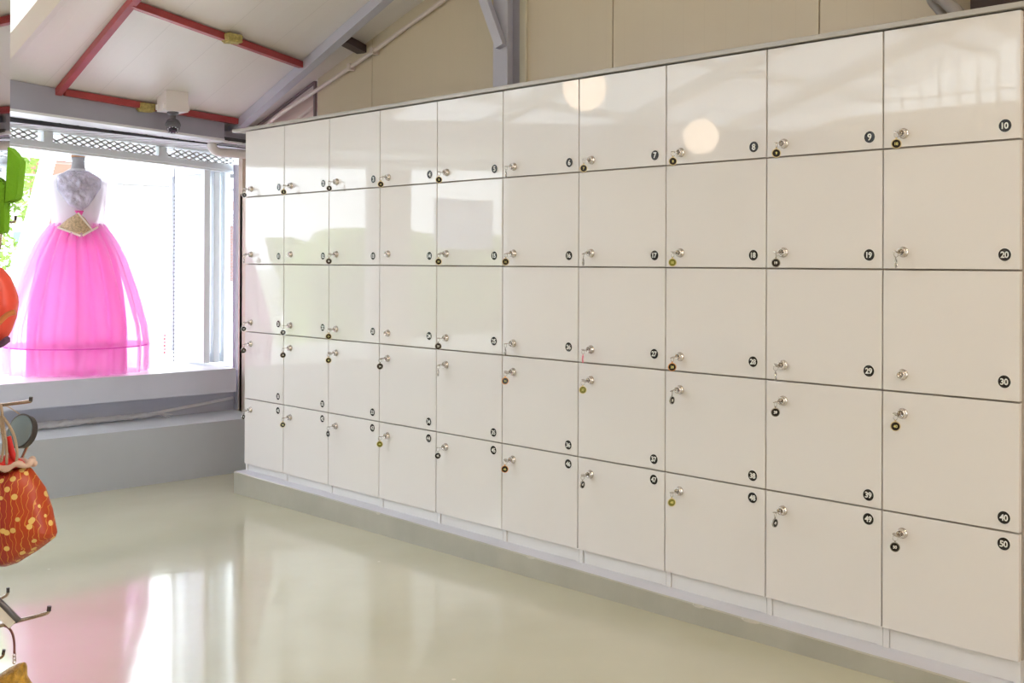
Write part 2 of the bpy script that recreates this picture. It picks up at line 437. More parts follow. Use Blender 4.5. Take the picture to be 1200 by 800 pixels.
# raking window left of the panels
win = thing('window_2', (-.4, .52, 1.9), None, None, kind='structure')
bm = bmesh.new()
bar(bm, (-.90, .49, roofz(-.90) - .03), (-.035, .49, roofz(-.035) - .015), .018, .012)
bar(bm, (-.03, .49, 1.80), (-.03, .49, roofz(-.03) - .01), .018, .014, up=(1, 0, 0))
world('window_frame', bm, mat('bronze_frame', (.20, .15, .17), .5), win)
bm = bmesh.new()
hexa(bm, [(-.93, .56, 1.6), (-.03, .56, 1.6), (-.03, .58, 1.6), (-.93, .58, 1.6), (-.93, .56, roofz(-.93)), (-.03, .56, roofz(-.03)), (-.03, .58, roofz(-.03)), (-.93, .58, roofz(-.93))])
world('pane', bm, mat('window_pinkish_panel', (.70, .57, .53), .3), win)
bm = bmesh.new()
bar(bm, (-.55, .54, 1.96), (-.06, .54, 2.13), .02, .012)
world('glazing_bar', bm, M['conduit'], win)
bm = bmesh.new()
hexa(bm, [(-.36, .535, 1.9), (-.055, .535, 1.9), (-.055, .55, 1.9), (-.36, .55, 1.9), (-.36, .535, 1.955), (-.055, .535, 2.075), (-.055, .55, 2.075), (-.36, .55, 1.955)])
world('white_panel', bm, M['white_lam'], win)
bm = bmesh.new()
box(bm, -.93, -.02, .5, .56, -.16, 1.6); box(bm, -.95, -.90, .5, .58, -.16, 1.98)
finish(world('wall_back_left', bm, M['wall_plain']), kind='structure')

# steel column and knee brace
colm = thing('column', (1.705, .44, -.1), None, None, kind='structure')
bm = bmesh.new()
box(bm, 1.655, 1.757, .405, .413, -.155, roofz(1.7) - .02); box(bm, 1.655, 1.757, .487, .495, -.155, roofz(1.7) - .02); box(bm, 1.70, 1.708, .413, .487, -.155, roofz(1.7) - .02)
world('web', bm, M['lav'], colm)
bm = bmesh.new(); bar(bm, (1.735, .385, 2.20), (1.53, .33, 2.72), .042, .045)
world('knee_brace', bm, M['lav'], colm)
bm = bmesh.new(); box(bm, 1.758, 1.80, .485, .499, 1.7, roofz(1.76) - .02); finish(world('trim_3', bm, M['cream_trim']), kind='structure')

# sloping lavender rafter and red purlin's end, its shade painted as dark brown
bm = bmesh.new()
def ry(x): return .330 - .075 * (x + .7)
x0, x1 = -.80, 5.1; w_ = .056
hexa(bm, [(x0, ry(x0), roofz(x0) - .064), (x1, ry(x1), roofz(x1) - .064), (x1, ry(x1) + w_, roofz(x1) - .064), (x0, ry(x0) + w_, roofz(x0) - .064),
          (x0, ry(x0), roofz(x0) - .002), (x1, ry(x1), roofz(x1) - .002), (x1, ry(x1) + w_, roofz(x1) - .002), (x0, ry(x0) + w_, roofz(x0) - .002)])
finish(world('rafter', bm, M['lav']), kind='structure')
bm = bmesh.new(); bar(bm, (.52, .300, roofz(.52) - .024), (.44, .498, roofz(.44) - .024), .07, .044)
finish(world('purlin_stub', bm, M['brown']), kind='structure')

# red steel purlins under the ceiling
def red(name, a, b):
    bm = bmesh.new(); bar(bm, a, b, .036, .036)
    return finish(world(name, bm, M['red']), kind='structure')
red('purlin', (-.52, -.865, roofz(-.52) - .024), (1.6, -.985, roofz(1.6) - .024))
red('purlin', (.520, -.925, roofz(.520) - .024), (.168, .262, roofz(.168) - .024))
red('purlin', (-.515, -.835, roofz(-.515) - .022), (-.665, .322, roofz(-.665) - .022))
for i, (x, y) in enumerate(((.335, -.29), (-.60, -.33))):
    bm = bmesh.new(); vs = box(bm, x - .005, x + .06, y - .045, y + .045, roofz(x) - .05, roofz(x) + .0, bevel=.01)
    for v in bm.verts: v.co += Vector((random.uniform(-.006, .006), random.uniform(-.006, .006), random.uniform(-.004, .002)))
    o = world('foam_patch', bm, M['foam']); finish(o, ['yellow foam lump on the upper red purlin', 'yellow foam lump on the lower red purlin beside the camera box'][i], 'foam')

# big grey header beam over the window, slightly out of square like the real one
def skew_prism(bm, A, B, z0a, z1a, z0b, z1b, dx, mi=0):
    """front face from A to B (x,y), thickness dx towards -x"""
    hexa(bm, [(A[0], A[1], z0a), (B[0], B[1], z0b), (B[0] - dx, B[1], z0b), (A[0] - dx, A[1], z0a),
              (A[0], A[1], z1a), (B[0], B[1], z1b), (B[0] - dx, B[1], z1b), (A[0] - dx, A[1], z1a)], mi)
def lerp(a, b, t): return a + (b - a) * t
hA, hB = (-.455, -1.23), (-.70, .255)     # front line of the beam
def hx(y): return lerp(hA[0], hB[0], (y - hA[1]) / (hB[1] - hA[1]))
def hz(y): return 1.967 - .026 * (y + 1.15)
YL = YF
bm = bmesh.new()
skew_prism(bm, (hx(YL), YL), hB, hz(YL), roofz(hx(YL)) - .004, hz(.255), roofz(hx(.255)) - .004, .16)
beam = world('header_beam', bm, M['beam'], origin=(-.6, -1, 2.1)); finish(beam, kind='structure')
bm = bmesh.new(); skew_prism(bm, (hx(YL) + .005, YL), (hB[0] + .005, hB[1]), hz(YL) - .014, hz(YL), hz(.255) - .014, hz(.255), .20)
world('beam_lip', bm, M['beam_lip'], beam)
bm = bmesh.new(); box(bm, -.90, -.74, .262, .495, 1.90, roofz(-.9) - .01)
finish(world('trim_4', bm, M['beam']), kind='structure')

# shop front: transom with expanded metal, rail, folded doors
def tz(y, z, s=-.05): return z + s * (y + .93)
shop = thing('window_1', (-1.1, -.2, .47), None, None, kind='structure')
def tbar(bm, y0, y1, z, h, x, w, mi=0):
    hexa(bm, [(x - w / 2, y0, tz(y0, z)), (x + w / 2, y0, tz(y0, z)), (x + w / 2, y1, tz(y1, z)), (x - w / 2, y1, tz(y1, z)),
              (x - w / 2, y0, tz(y0, z) + h), (x + w / 2, y0, tz(y0, z) + h), (x + w / 2, y1, tz(y1, z) + h), (x - w / 2, y1, tz(y1, z) + h)], mi)
bm = bmesh.new(); tbar(bm, YL, .62, 1.824, .052, -1.1, .07); tbar(bm, YL, .62, 1.836, .010, -1.06, .03)
world('rail', bm, M['alu_w'], shop)
# diamond mesh between posts
def grille(y0, y1):
    bm = bmesh.new(); z0, h = 1.876, .060; p = .110
    y = y0
    nrow = 2; rh = h / nrow
    while y < y1 - .001:
        for r in range(nrow):
            off = 0 if r % 2 == 0 else p / 2
            ya, yb, yc = y + off, y + off + p / 2, y + off + p
            for (q0, q1, s) in ((ya, yb, 1), (yb, yc, -1)):
                if q1 > y1: continue
                za, zb = (z0 + r * rh, z0 + (r + 1) * rh) if s == 1 else (z0 + (r + 1) * rh, z0 + r * rh)
                bar(bm, (-1.1, q0, tz(q0, za)), (-1.1, q1, tz(q1, zb)), .008, .0095)
                za2, zb2 = zb, za
                bar(bm, (-1.1, q0, tz(q0, za2)), (-1.1, q1, tz(q1, zb2)), .008, .0095)
        y += p
    return world('grille', bm, M['ext_white'], shop)
for a, b in ((-1.42, -.73), (-.675, 0.0), (.055, .60)): grille(a, b)
bm = bmesh.new()
tbar(bm, -.73, -.675, 1.87, .068, -1.1, .045); world('mullion', bm, M['alu_w'], shop)
bm = bmesh.new(); tbar(bm, 0.0, .055, 1.87, .068, -1.1, .045); world('mullion', bm, M['alu_w'], shop)
# awning soffit of small boards laid at a slant behind the beam, seen through the transom mesh
bm = bmesh.new()
y = YF
while y < 1.9:
    w = .105; pts = []
    for (dy, x) in ((0, -.70), (w - .020, -.70), (w - .020 - 1.25, -2.05), (-1.25, -2.05)):
        yy = y + dy; z = lerp(1.965, 1.897, (-.70 - x)) - .045 * (yy + .93); pts.append((x, yy, z))
    hexa(bm, pts + [(p[0], p[1], p[2] + .010) for p in pts]); y += w
finish(world('soffit', bm, mat('soffit_board', (.74, .76, .80), .5)), kind='structure')
bm = bmesh.new()
def sz(x, y): return lerp(1.965, 1.897, (-.70 - x)) - .045 * (y + .93) + .012
hexa(bm, [(-.70, YF, sz(-.7, YF)), (-.70, 1.9, sz(-.7, 1.9)), (-2.05, 1.9, sz(-2.05, 1.9)), (-2.05, YF, sz(-2.05, YF)),
          (-.70, YF, sz(-.7, YF) + .02), (-.70, 1.9, sz(-.7, 1.9) + .02), (-2.05, 1.9, sz(-2.05, 1.9) + .02), (-2.05, YF, sz(-2.05, YF) + .02)])
finish(world('trim_5', bm, M['dark']), kind='structure')
bm = bmesh.new(); skew_prism(bm, (-.80, -1.9), (-.80, .49), 1.962, 1.988, 1.892, 1.914, .02)
finish(world('trim_6', bm, M['dark']), kind='structure')

# door posts and folded doors
def stile_panel(name, y, x0, x1, label):
    d = thing(name, ((x0 + x1) / 2, y, .47), None, None, kind='structure')
    z0, z1 = .478, 1.79
    bm = bmesh.new()
    box(bm, x1 - .05, x1, y - .022, y + .022, z0, z1, bevel=.003); box(bm, x0, x0 + .03, y - .018, y + .018, z0, z1)
    box(bm, x0 + .03, x1 - .05, y - .018, y + .018, z0, z0 + .06); box(bm, x0 + .03, x1 - .05, y - .018, y + .018, z1 - .05, z1)
    world('door_frame', bm, M['alu_w'], d)
    bm = bmesh.new(); box(bm, x0 + .03, x1 - .05, y - .003, y + .003, z0 + .06, z1 - .05)
    world('pane', bm, M['glassw'], d)
    bm = bmesh.new(); box(bm, x1 - .035, x1 - .01, y - .012, y + .012, z1, z1 + .03); world('roller', bm, M['cctv'], d)
    return d
stile_panel('door_1', .355, -1.60, -1.10, '')
stile_panel('door_2', .43, -1.52, -1.105, '')
stile_panel('door_3', .50, -1.52, -1.10, '')
bm = bmesh.new(); box(bm, -1.02, -.985, .50, .545, .20, 1.80); finish(world('door_post', bm, mat('mauve_post', (.48, .47, .58), .4)), kind='structure')
# perforated sheet seen through the gap
bm = bmesh.new()
for k in range(0, 62):
    z = .456 + k * .022
    for s in (1, -1):
        a = (-1.62, .62, z); b = (-1.62, 1.06, z + .44 * s)
        za, zb = a[2], b[2]
        if min(za, zb) < .456 or max(za, zb) > 1.72: continue
        bar(bm, a, b, .004, .004)
finish(world('mesh_screen', bm, mat('dull_wire', (.20, .21, .23), .6)), 'fine diagonal wire mesh screen behind the folded glass doors', 'screen')
bm = bmesh.new()
for k in range(44):
    z = 1.60 - k * .0262
    c = Vector((-1.50, .32, z)); bmesh.ops.create_icosphere(bm, subdivisions=1, radius=.0065, matrix=Matrix.Translation(c))
tube(bm, [(-1.50, .32, 1.70), (-1.50, .32, .46)], .0012, 5)
tube(bm, [(-1.50, .32, 1.69), (-1.50, .32, 1.815), (-1.12, .38, 1.81)], .003, 5)
finish(world('bead_chain', bm, M['ext_line'], smooth=True), 'thin beaded pull chain hanging beside the white folded door', 'chain')
t = thing('small_sign', (-1.75, .377, .46), 'tiny narrow red and white sign standing on the deck beside the bead chain', 'sign')
bm = bmesh.new(); box(bm, -1.76, -1.75, .368, .386, .464, .66); world('board', bm, M['ext_white'], t)
bm = bmesh.new()
for k in range(6): box(bm, -1.7495, -1.7485, .371 + .002 * (k % 2), .381, .50 + k * .024, .516 + k * .024)
world('mark', bm, M['redink'], t)

# stage: lower step and upper slab
bm = bmesh.new()
box(bm, -1.03, -.57, YF, .5, -.20, .1675, 0)
for f in bm.faces:
    if f.calc_center_median().z > .16: f.material_index = 1
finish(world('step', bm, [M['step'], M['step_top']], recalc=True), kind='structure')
bm = bmesh.new(); box(bm, -1.3, -1.0, YF, .498, -.16, .30); box(bm, -1.3, -1.035, .405, .56, -.16, .435); box(bm, -1.035, -.931, .501, .56, -.16, .435); finish(world('trim_7', bm, M['slab']), kind='structure')
bm = bmesh.new(); box(bm, -2.35, -.80, YF, .402, .312, .463)
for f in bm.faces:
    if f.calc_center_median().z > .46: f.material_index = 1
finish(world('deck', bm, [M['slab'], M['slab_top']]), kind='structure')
bm = bmesh.new(); box(bm, -2.35, -1.06, .404, 1.3, .30, .455); finish(world('trim_8', bm, M['slab_top']), kind='structure')

# kerb under the lockers
bm = bmesh.new()
n = 60; top = []; 
def kz(x): return -.036 - .0065 * x
def ky(x): return -.062 - .006 * x + .0035 * noise.noise(Vector((x * 6, 0, 0)))
prev = None
for i in range(n + 1):
    x = lerp(-.005, 4.42, i / n)
    y = ky(x); ring = [(x, -.062 - .006 * x, floorz(x) - .03), (x, y, kz(x) - .004), (x, y + .006, kz(x)), (x, .49, kz(x) + .0), (x, .49, floorz(x) - .03)]
    vs = [bm.verts.new(p) for p in ring]
    if prev:
        for k in range(5):
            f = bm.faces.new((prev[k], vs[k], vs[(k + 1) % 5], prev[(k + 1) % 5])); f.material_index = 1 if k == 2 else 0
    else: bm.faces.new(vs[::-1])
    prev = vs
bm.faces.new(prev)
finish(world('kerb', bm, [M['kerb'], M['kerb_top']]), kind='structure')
# worn chips on the kerb edge
for i, (x, l) in enumerate(((1.37, .03), (3.28, .05), (3.50, .07), (2.42, .045))):
    bm = bmesh.new(); ch = [(x - l / 2, 0), (x - l * .2, -.006), (x + l * .3, -.004), (x + l / 2, .001), (x + l * .1, .006), (x - l * .3, .005)]
    vs = [bm.verts.new((p[0], ky(p[0]) + .004 + p[1] * .6, kz(p[0]) + .0008)) for p in ch]
    vt = [bm.verts.new((p[0], ky(p[0]) - .0015, kz(p[0]) - .004 - abs(p[1]))) for p in ch]
    for k in range(6): bm.faces.new((vs[k], vs[(k + 1) % 6], vt[(k + 1) % 6], vt[k]))
    bm.faces.new(vs)
    finish(world('trim_%d' % (40 + i), bm, mat('chip', (.56, .54, .47), .7)), kind='structure')

# remaining walls
bm = bmesh.new(); box(bm, -.95, XR, YF - .1, YF, -.2, 4.4); 
# high strip of glazing is cut as separate pieces: rebuild the wall around it
bm.free(); bm = bmesh.new()
box(bm, -1.16, XR, YF - .1, YF, -.2, 2.50)
def gable(x0, x1, z0, f):
    hexa(bm, [(x0, YF - .1, z0), (x1, YF - .1, z0), (x1, YF, z0), (x0, YF, z0), (x0, YF - .1, f(x0)), (x1, YF - .1, f(x1)), (x1, YF, f(x1)), (x0, YF, f(x0))])
gable(2.3, 5.2, 2.50, lambda x: roofz(x) + .16); gable(5.2, XR, 2.50, lambda x: roof2(x) + .16)
finish(world('wall_front', bm, M['wall_plain']), kind='structure')
w3 = thing('window_3', (1.2, YF - .05, 2.5), None, None, kind='structure')
bm = bmesh.new()
for k in range(12):
    x = .35 + k * .17
    if roofz(x) + .16 > 2.56: box(bm, x - .01, x + .01, YF - .06, YF - .03, 2.50, roofz(x) + .16)
box(bm, .5, 2.3, YF - .06, YF - .03, 2.60, 2.615); world('window_frame', bm, M['ext_white'], w3)
bm = bmesh.new(); box(bm, XR, XR + .1, YF, .5, 2.5, 3.2); box(bm, XR, XR + .1, YF, -1.9, -.2, 2.5); box(bm, XR, XR + .1, -.9, .5, -.2, 2.5)
finish(world('wall_right', bm, M['wall_plain']), kind='structure')
# posts and glazed bays of the window side beyond the frame (they show in the locker gloss)
bm = bmesh.new(); box(bm, -1.16, -1.065, YF, -3.15, .463, 2.06); finish(world('wall_left', bm, M['wall_plain']), kind='structure')
bm = bmesh.new(); box(bm, -1.15, -1.07, -2.05, -1.80, .463, 1.86); finish(world('trim_11', bm, M['wall_plain']), kind='structure')
for i, y in enumerate((-1.72, -3.10)):
    bm = bmesh.new(); box(bm, -1.14, -1.06, y - .05, y + .05, .463, 1.85); world('window_post', bm, M['alu_w'], shop)
bm = bmesh.new(); box(bm, -1.10, -1.095, -2.92, -2.30, 1.26, 1.66)
for (z, y0, n_) in ((1.60, -2.38, 16), (1.36, -2.38, 18)):
    for k in range(n_):
        if random.random() < .8: box(bm, -1.0952, -1.094, y0 - k * .028 - .018, y0 - k * .028, z, z + random.choice((.012, .016, .02)), 1)
ps = world('notice_sheet', bm, [M['poster'], M['ink']]); finish(ps, 'pale blue notice sheet on the shop window, seen mirrored in the gloss of locker 15', 'notice')

# wood panel just right of the lockers
bm = bmesh.new(); box(bm, 4.388, 4.45, .03, .49, floorz(4.4), 2.0); finish(world('trim_9', bm, M['wood']), kind='structure')
bm = bmesh.new(); box(bm, 4.451, 5.3, .30, .49, floorz(4.5), 2.3); finish(world('wall_niche', bm, M['dwood']), kind='structure')

# ------------------------------------------------------------------ lockers
COLX = [0, .4125, .8432, 1.2800, 1.7182, 2.1639, 2.6142, 3.0613, 3.5043, 3.9393, 4.3722]
ROWZ = [1.90, 1.5222, 1.1399, .7559, .3750, 0]
DEPTH = .39
G = .0028
words = ['leftmost', 'second from the left', 'third from the left', 'fourth from the left', 'fifth from the left', 'sixth from the left', 'seventh from the left', 'third from the right', 'second from the right', 'rightmost']
LOCKPOS = {}
def make_lock(bm):
    lathe(bm, [(.0172, 0), (.0172, .0022), (.0160, .004), (.0142, .005), (.0138, .015), (.0125, .0175), (.0092, .0178), (.0092, .0155), (.0001, .0155)], 'y', 24)
    box(bm, -.0016, .0016, -.0162, -.0150, -.007, .007)
lock_me = None
for c in range(10):
    xa, xb = COLX[c], COLX[c + 1]; kb = kz((xa + xb) / 2)
    nums = [c + 1 + 10 * r for r in range(5)]
    cab = thing('locker_cabinet', ((xa + xb) / 2, DEPTH / 2, kb), 'white gloss locker column with doors %d, %d, %d, %d and %d, %s' % (*nums, words[c]), 'locker', 'white numbered locker columns')
    bm = bmesh.new(); box(bm, xa + .0005, xb - .0005, .0185, DEPTH, .004, 1.899)
    world('carcass', bm, [M['carcass']], cab)
    # side panels and recessed kick board
    bm = bmesh.new(); box(bm, xa + .022, xb - .022, .015, .030, kb, .004); world('kickboard', bm, M['white_lam'], cab)
    for xs in ((xa + .001, xa + .020), (xb - .020, xb - .001)):
        bm = bmesh.new(); box(bm, xs[0], xs[1], .010, DEPTH, kb, .004); world('side_panel', bm, M['white_lam'], cab)
    for r in range(5):
        z1, z0 = ROWZ[r], ROWZ[r + 1]; num = c + 1 + 10 * r
        bm = bmesh.new()
        box(bm, xa + G, xb - G, 0, .018, z0 + G, z1 - G, bevel=.0012)
        dx = .0; dl = Vector(((xa + xb) / 2, .009, (z0 + z1) / 2 + ZO))
        door = world('door', bm, M['door'], cab, origin=dl)
        # lock
        lz = z0 + .044 if r == 0 else z0 + .055 if r < 3 else z1 - (.067 if r == 3 else .061)
        lx = xa + .070
        LOCKPOS[num] = Vector((lx, 0, lz))
        if lock_me is None:
            bm = bmesh.new(); make_lock(bm); lk = obj('lock', bm, M['chrome'], door, smooth=False); lock_me = lk.data
            for p in lock_me.polygons: p.use_smooth = len(p.vertices) == 4
        else:
            lk = bpy.data.objects.new('lock', lock_me); COL.objects.link(lk); lk.parent = door
        lk.location = Vector((lx, 0, lz + ZO)) - dl; lk.rotation_euler = (0, random.uniform(-.6, .6), 0)
        # number plate
        nz = z0 + .042 if r == 0 else z0 + (.046 if r == 1 else .058) if r < 3 else z0 + .041 if r == 3 else z1 - .036
        nx = xb - (.046 if c > 7 else .052)
        bm = bmesh.new()
        lathe(bm, [(.0188, 0), (.0188, .0012), (.0178, .0018), (.0001, .0018)], 'y', 28, 0)
        lathe(bm, [(.0188, 0), (.0203, 0), (.0200, .0018), (.0188, .0020), (.0186, .0012)], 'y', 28, 2)
        add_text(bm, str(num), .030 if num < 10 else .0255, (0, -.0021, 0), 1, .0007)
        pl = obj('number_plate', bm, [M['black'], M['digit'], M['rim_white']], door, Vector((nx, -.0002, nz + ZO)) - dl, recalc=False)
        pl['label'] = 'round black plate with the white number %d' % num
# top board over all the columns
bm = bmesh.new(); box(bm, -.135, 4.385, -.010, .40, 1.903, 1.920, bevel=.002)
finish(world('top_board', bm, M['edge_grey']), 'long grey-edged white board lying along the tops of the lockers', 'board')

# keys with round tags
KS = {1: 's', 2: 'g', 3: 'd', 4: 'g', 5: 'g', 6: 'e', 7: 'G', 8: 'g', 9: 'g', 10: 'gs',
      11: 'se', 13: 's', 15: 'g', 16: 'g', 17: 'e', 18: 'o', 19: 's', 20: 'e',
      21: 'd', 22: 's', 23: 'g', 25: 's', 26: 'se', 27: 'pe', 28: 'r', 29: 'se',
      31: 's', 32: 's', 33: 'g', 34: 's', 35: 'se', 36: 'r', 37: 'o', 38: 'sh', 39: 's', 40: 'g',
      41: 'sh', 42: 'g', 43: 'sh', 44: 'o', 45: 'd', 46: 'r', 47: 'sh', 48: 'o', 49: 'sh', 50: 's'}
RIM = dict(s='rim_silver', g='rim_gold', G='rim_gold', d='rim_white', o='rim_gold', p='rim_pink', r='rim_orange', e='rim_silver')
RW = dict(s='silver', g='gold', G='gold', d='white', o='gold', p='pink', r='orange', e='silver')
bow_me = ring_me = None
for num, st in KS.items():
    P = LOCKPOS[num]; side = 'edge-on' if 'e' in st else 'half-turned' if 'h' in st else 'facing out'
    body = 'olive' if st[0] == 'o' else 'pink' if st[0] == 'p' else 'black'
    k = thing('locker_key', (P.x, P.y - .0162, P.z), 'key in the lock of locker %d with a %s-rimmed %s tag %s' % (num, RW[st[0]], body, side), 'key', 'keys hanging from the locker locks')
    if bow_me is None:
        bm = bmesh.new()
        box(bm, -.003, .003, -.010, .0, -.0010, .0010)
        pr = [(-.004, -.010), (-.011, -.014), (-.0125, -.022), (-.010, -.031), (0, -.0345), (.010, -.031), (.0125, -.022), (.011, -.014), (.004, -.010)]
        va = [bm.verts.new((p[0], p[1], -.0011)) for p in pr]; vb = [bm.verts.new((p[0], p[1], .0011)) for p in pr]
        bm.faces.new(va); bm.faces.new(vb[::-1])
        for i in range(len(pr)): bm.faces.new((va[i], va[(i + 1) % len(pr)], vb[(i + 1) % len(pr)], vb[i]))
        bw = obj('key_bow', bm, M['steel'], k); bow_me = bw.data
        bm = bmesh.new(); tube(bm, [(0, .0 + .0088 * math.sin(a), -.0075 + .0088 * math.cos(a)) for a in [2 * PI * i / 18 for i in range(18)]], .0008, 6, closed=True)
        rg = obj('key_ring', bm, M['steel'], k, (0, -.030, 0), smooth=True); ring_me = rg.data
    else:
        bw = bpy.data.objects.new('key_bow', bow_me); COL.objects.link(bw); bw.parent = k
        rg = bpy.data.objects.new('key_ring', ring_me); COL.objects.link(rg); rg.parent = k; rg.location = (0, -.030, 0)
    bw.rotation_euler = (0, random.uniform(-.5, .5), 0)
    phi = math.atan2(CAM.x - P.x, -(CAM.y - P.y))
    if 'e' in st: phi += 1.42
    elif 'h' in st: phi += random.choice((-.95, .95))
    else: phi += random.uniform(-.25, .25)
    rg.rotation_euler = (0, 0, random.uniform(-.6, .6))
    bm = bmesh.new()
    lathe(bm, [(.0001, -.0012), (.0128, -.0012), (.0128, .0016), (.0001, .0016)], 'y', 24, 0)
    lathe(bm, [(.0128, -.0016), (.0152, -.0016), (.0156, 0), (.0150, .0020), (.0132, .0021), (.0128, .0014)], 'y', 24, 1)
    lathe(bm, [(.0018, -.001), (.0030, -.001), (.0030, .001), (.0018, .001), (.0018, -.001)], 'y', 10, 1, c=(0, 0, .0175))
    add_text(bm, str(num), .0125, (0, -.0019, 0), 2, .0003)
    tg = obj('key_tag', bm, [M['olive'] if body == 'olive' else M['pinktag'] if body == 'pink' else M['black'], M[RIM[st[0]]], M['gold_digit'] if st[0] in 'goGr' else M['digit']], k, (0, -.031, -.0355), recalc=False)
    tg.rotation_euler = (0, 0, phi)
    tg['label'] = 'round %s tag with %s rim and number %d' % (body, RW[st[0]], num)

# ------------------------------------------------------------------ dome camera on a junction box
t = thing('security_camera', (-.45, -.205, 2.0), 'dark grey bullet security camera under a white junction box on the ceiling', 'camera')
bm = bmesh.new()
hexa(bm, [(-.50, -.295, 2.030), (-.385, -.295, 2.030), (-.385, -.155, 2.030), (-.50, -.155, 2.030), (-.50, -.295, roofz(-.50) - .001), (-.385, -.295, roofz(-.385) - .001), (-.385, -.155, roofz(-.385) - .001), (-.50, -.155, roofz(-.50) - .001)])
bx = world('junction_box', bm, M['box'], t)
bm = bmesh.new()
for (x, y) in ((-.485, -.299), (-.40, -.299), (-.485, -.151), (-.40, -.151)): lathe(bm, [(.011, 0), (.011, .03)], 'z', 10, 0, (x, y, 2.04))
world('screw_lug', bm, M['box'], bx)
bm = bmesh.new(); lathe(bm, [(.034, 0), (.034, -.010), (.020, -.018), (.017, -.022), (.017, -.07)], 'z', 20, 0, (-.44, -.225, 2.030))
world('mount', bm, M['cctv'], t, smooth=False)
bm = bmesh.new()
ax = (Vector((CAM.x, CAM.y, 0)) - Vector((-.44, -.21, 0))).normalized() * .55 + Vector((0, 0, -.83)); ax.normalize()
c0 = Vector((-.445, -.222, 1.975)); 
tube(bm, [c0, c0 + ax * .008, c0 + ax * .055, c0 + ax * .062], [.030, .040, .040, .036], 24)
tube(bm, [c0 + ax * .02, c0 + ax * .026], [.044, .044], 24)
hd = world('housing', bm, M['cctv'], t, smooth=False)
bm = bmesh.new(); tube(bm, [c0 + ax * .0621, c0 + ax * .066], [.024, .020], 20); world('lens', bm, M['lens'], hd)
bm = bmesh.new()
e1 = ax.orthogonal().normalized(); e2 = ax.cross(e1)
for k in range(10):
    p = c0 + ax * .0635 + (e1 * math.cos(k * PI / 5) + e2 * math.sin(k * PI / 5)) * .0285
    tube(bm, [p - ax * .002, p + ax * .001], .0032, 8)
world('led_ring', bm, M['alu'], hd)

# pipes
bm = bmesh.new()
tube(bm, smooth_path([(-.80, .222, 1.96), (-.80, .222, 1.90), (-.80, .238, 1.868), (-.80, .275, 1.853), (-.80, .34, 1.853), (-.80, .50, 1.853)], 5), .030, 16)
finish(world('drain_pipe', bm, M['pvc'], smooth=True), 'white plastic elbow pipe dropping from the grey header beam beside the lockers', 'pipe')
bm = bmesh.new()
tube(bm, smooth_path([(1.64, .47, 2.660), (1.199, .47, 2.528), (.595, .47, 2.345), (.30, .47, 2.262), (.006, .47, 2.182), (-.25, .47, 2.118), (-.42, .47, 2.070), (-.55, .47, 2.015), (-.62, .47, 1.95), (-.64, .47, 1.85)], 6), .012, 12)
cd_ = world('conduit', bm, M['conduit'], smooth=True); finish(cd_, 'beige conduit rising along the sloping top edge of the cream wall', 'conduit')
bm = bmesh.new()
for (x, z) in ((.585, 2.342), (.36, 2.28)): box(bm, x - .012, x + .012, .452, .499, z - .02, z + .02, bevel=.003)
world('clip', bm, M['conduit'], cd_)
t = thing('pipe_bundle', (4.0, .42, 1.95), 'grey pipe strapped in black running behind the top of the rightmost lockers', 'pipe')
bm = bmesh.new(); tube(bm, smooth_path([(3.84, .42, 2.40), (3.90, .41, 2.12), (3.945, .41, 2.06), (3.99, .41, 2.01), (4.05, .41, 1.93)], 6), .022, 14); world('pipe', bm, M['grey_pipe'], t, smooth=True)
bm = bmesh.new(); tube(bm, smooth_path([(3.80, .455, 2.40), (3.86, .455, 2.12), (3.905, .45, 2.04), (3.95, .45, 1.98), (4.0, .45, 1.93)], 6), .016, 12); world('pipe', bm, M['grey_pipe'], t, smooth=True)
bm = bmesh.new(); tube(bm, [(3.902, .411, 2.115), (3.910, .411, 2.103), (3.918, .410, 2.093)], .0255, 14); world('strap', bm, M['black'], t)
bm = bmesh.new(); box(bm, 4.02, 4.39, .44, .495, 1.93, 2.25); finish(world('trim_10', bm, M['dwood']), kind='structure')

# added fill light panels, unseen behind the camera, to warm the room
for i, (x, y) in enumerate(((6.7, -.7), (6.7, -2.3), (6.7, -4.2))):
    zc = roof2(x) - .10 if y > -1.2 else roof2(x) + .05
    t = thing('ceiling_lamp', (x, y, zc), ['warm ceiling panel lamp behind the camera nearest the locker wall', 'warm ceiling panel lamp above and behind the camera', 'warm ceiling panel lamp behind the camera furthest from the lockers'][i], 'lamp', 'ceiling panel lamps')
    bm = bmesh.new(); box(bm, x - .17, x + .17, y - .62, y + .62, zc, zc + .05, bevel=.004); world('lamp_body', bm, M['white_lam'], t)
    bm = bmesh.new(); box(bm, x - .15, x + .15, y - .60, y + .60, zc - .012, zc - .0005); world('diffuser', bm, M['panel'], t)
# pendant globes (seen mirrored in the upper doors)
for i, (x, y, z) in enumerate(((.82, -1.96, 2.266), (.23, -3.96, 2.165))):
    t = thing('globe_pendant_lamp', (x, y, z - .14), ['large round warm white pendant globe mirrored in doors 6 and 7', 'round warm white pendant globe mirrored low in door 8'][i], 'lamp', 'globe pendant lamps')
    bm = bmesh.new(); bmesh.ops.create_uvsphere(bm, u_segments=32, v_segments=20, radius=.14, matrix=Matrix.Translation((x, y, z)))
    world('lamp_shade', bm, M['globe'], t, smooth=True)
    bm = bmesh.new(); tube(bm, [(x, y, z + .165), (x, y, roofz(x) + .155)], .004, 8); world('cable', bm, M['black'], t)
    bm = bmesh.new(); lathe(bm, [(.03, 0), (.03, .035), (.012, .045)], 'z', 16, 0, (x, y, z + .132)); world('lamp_holder', bm, M['steel'], t)

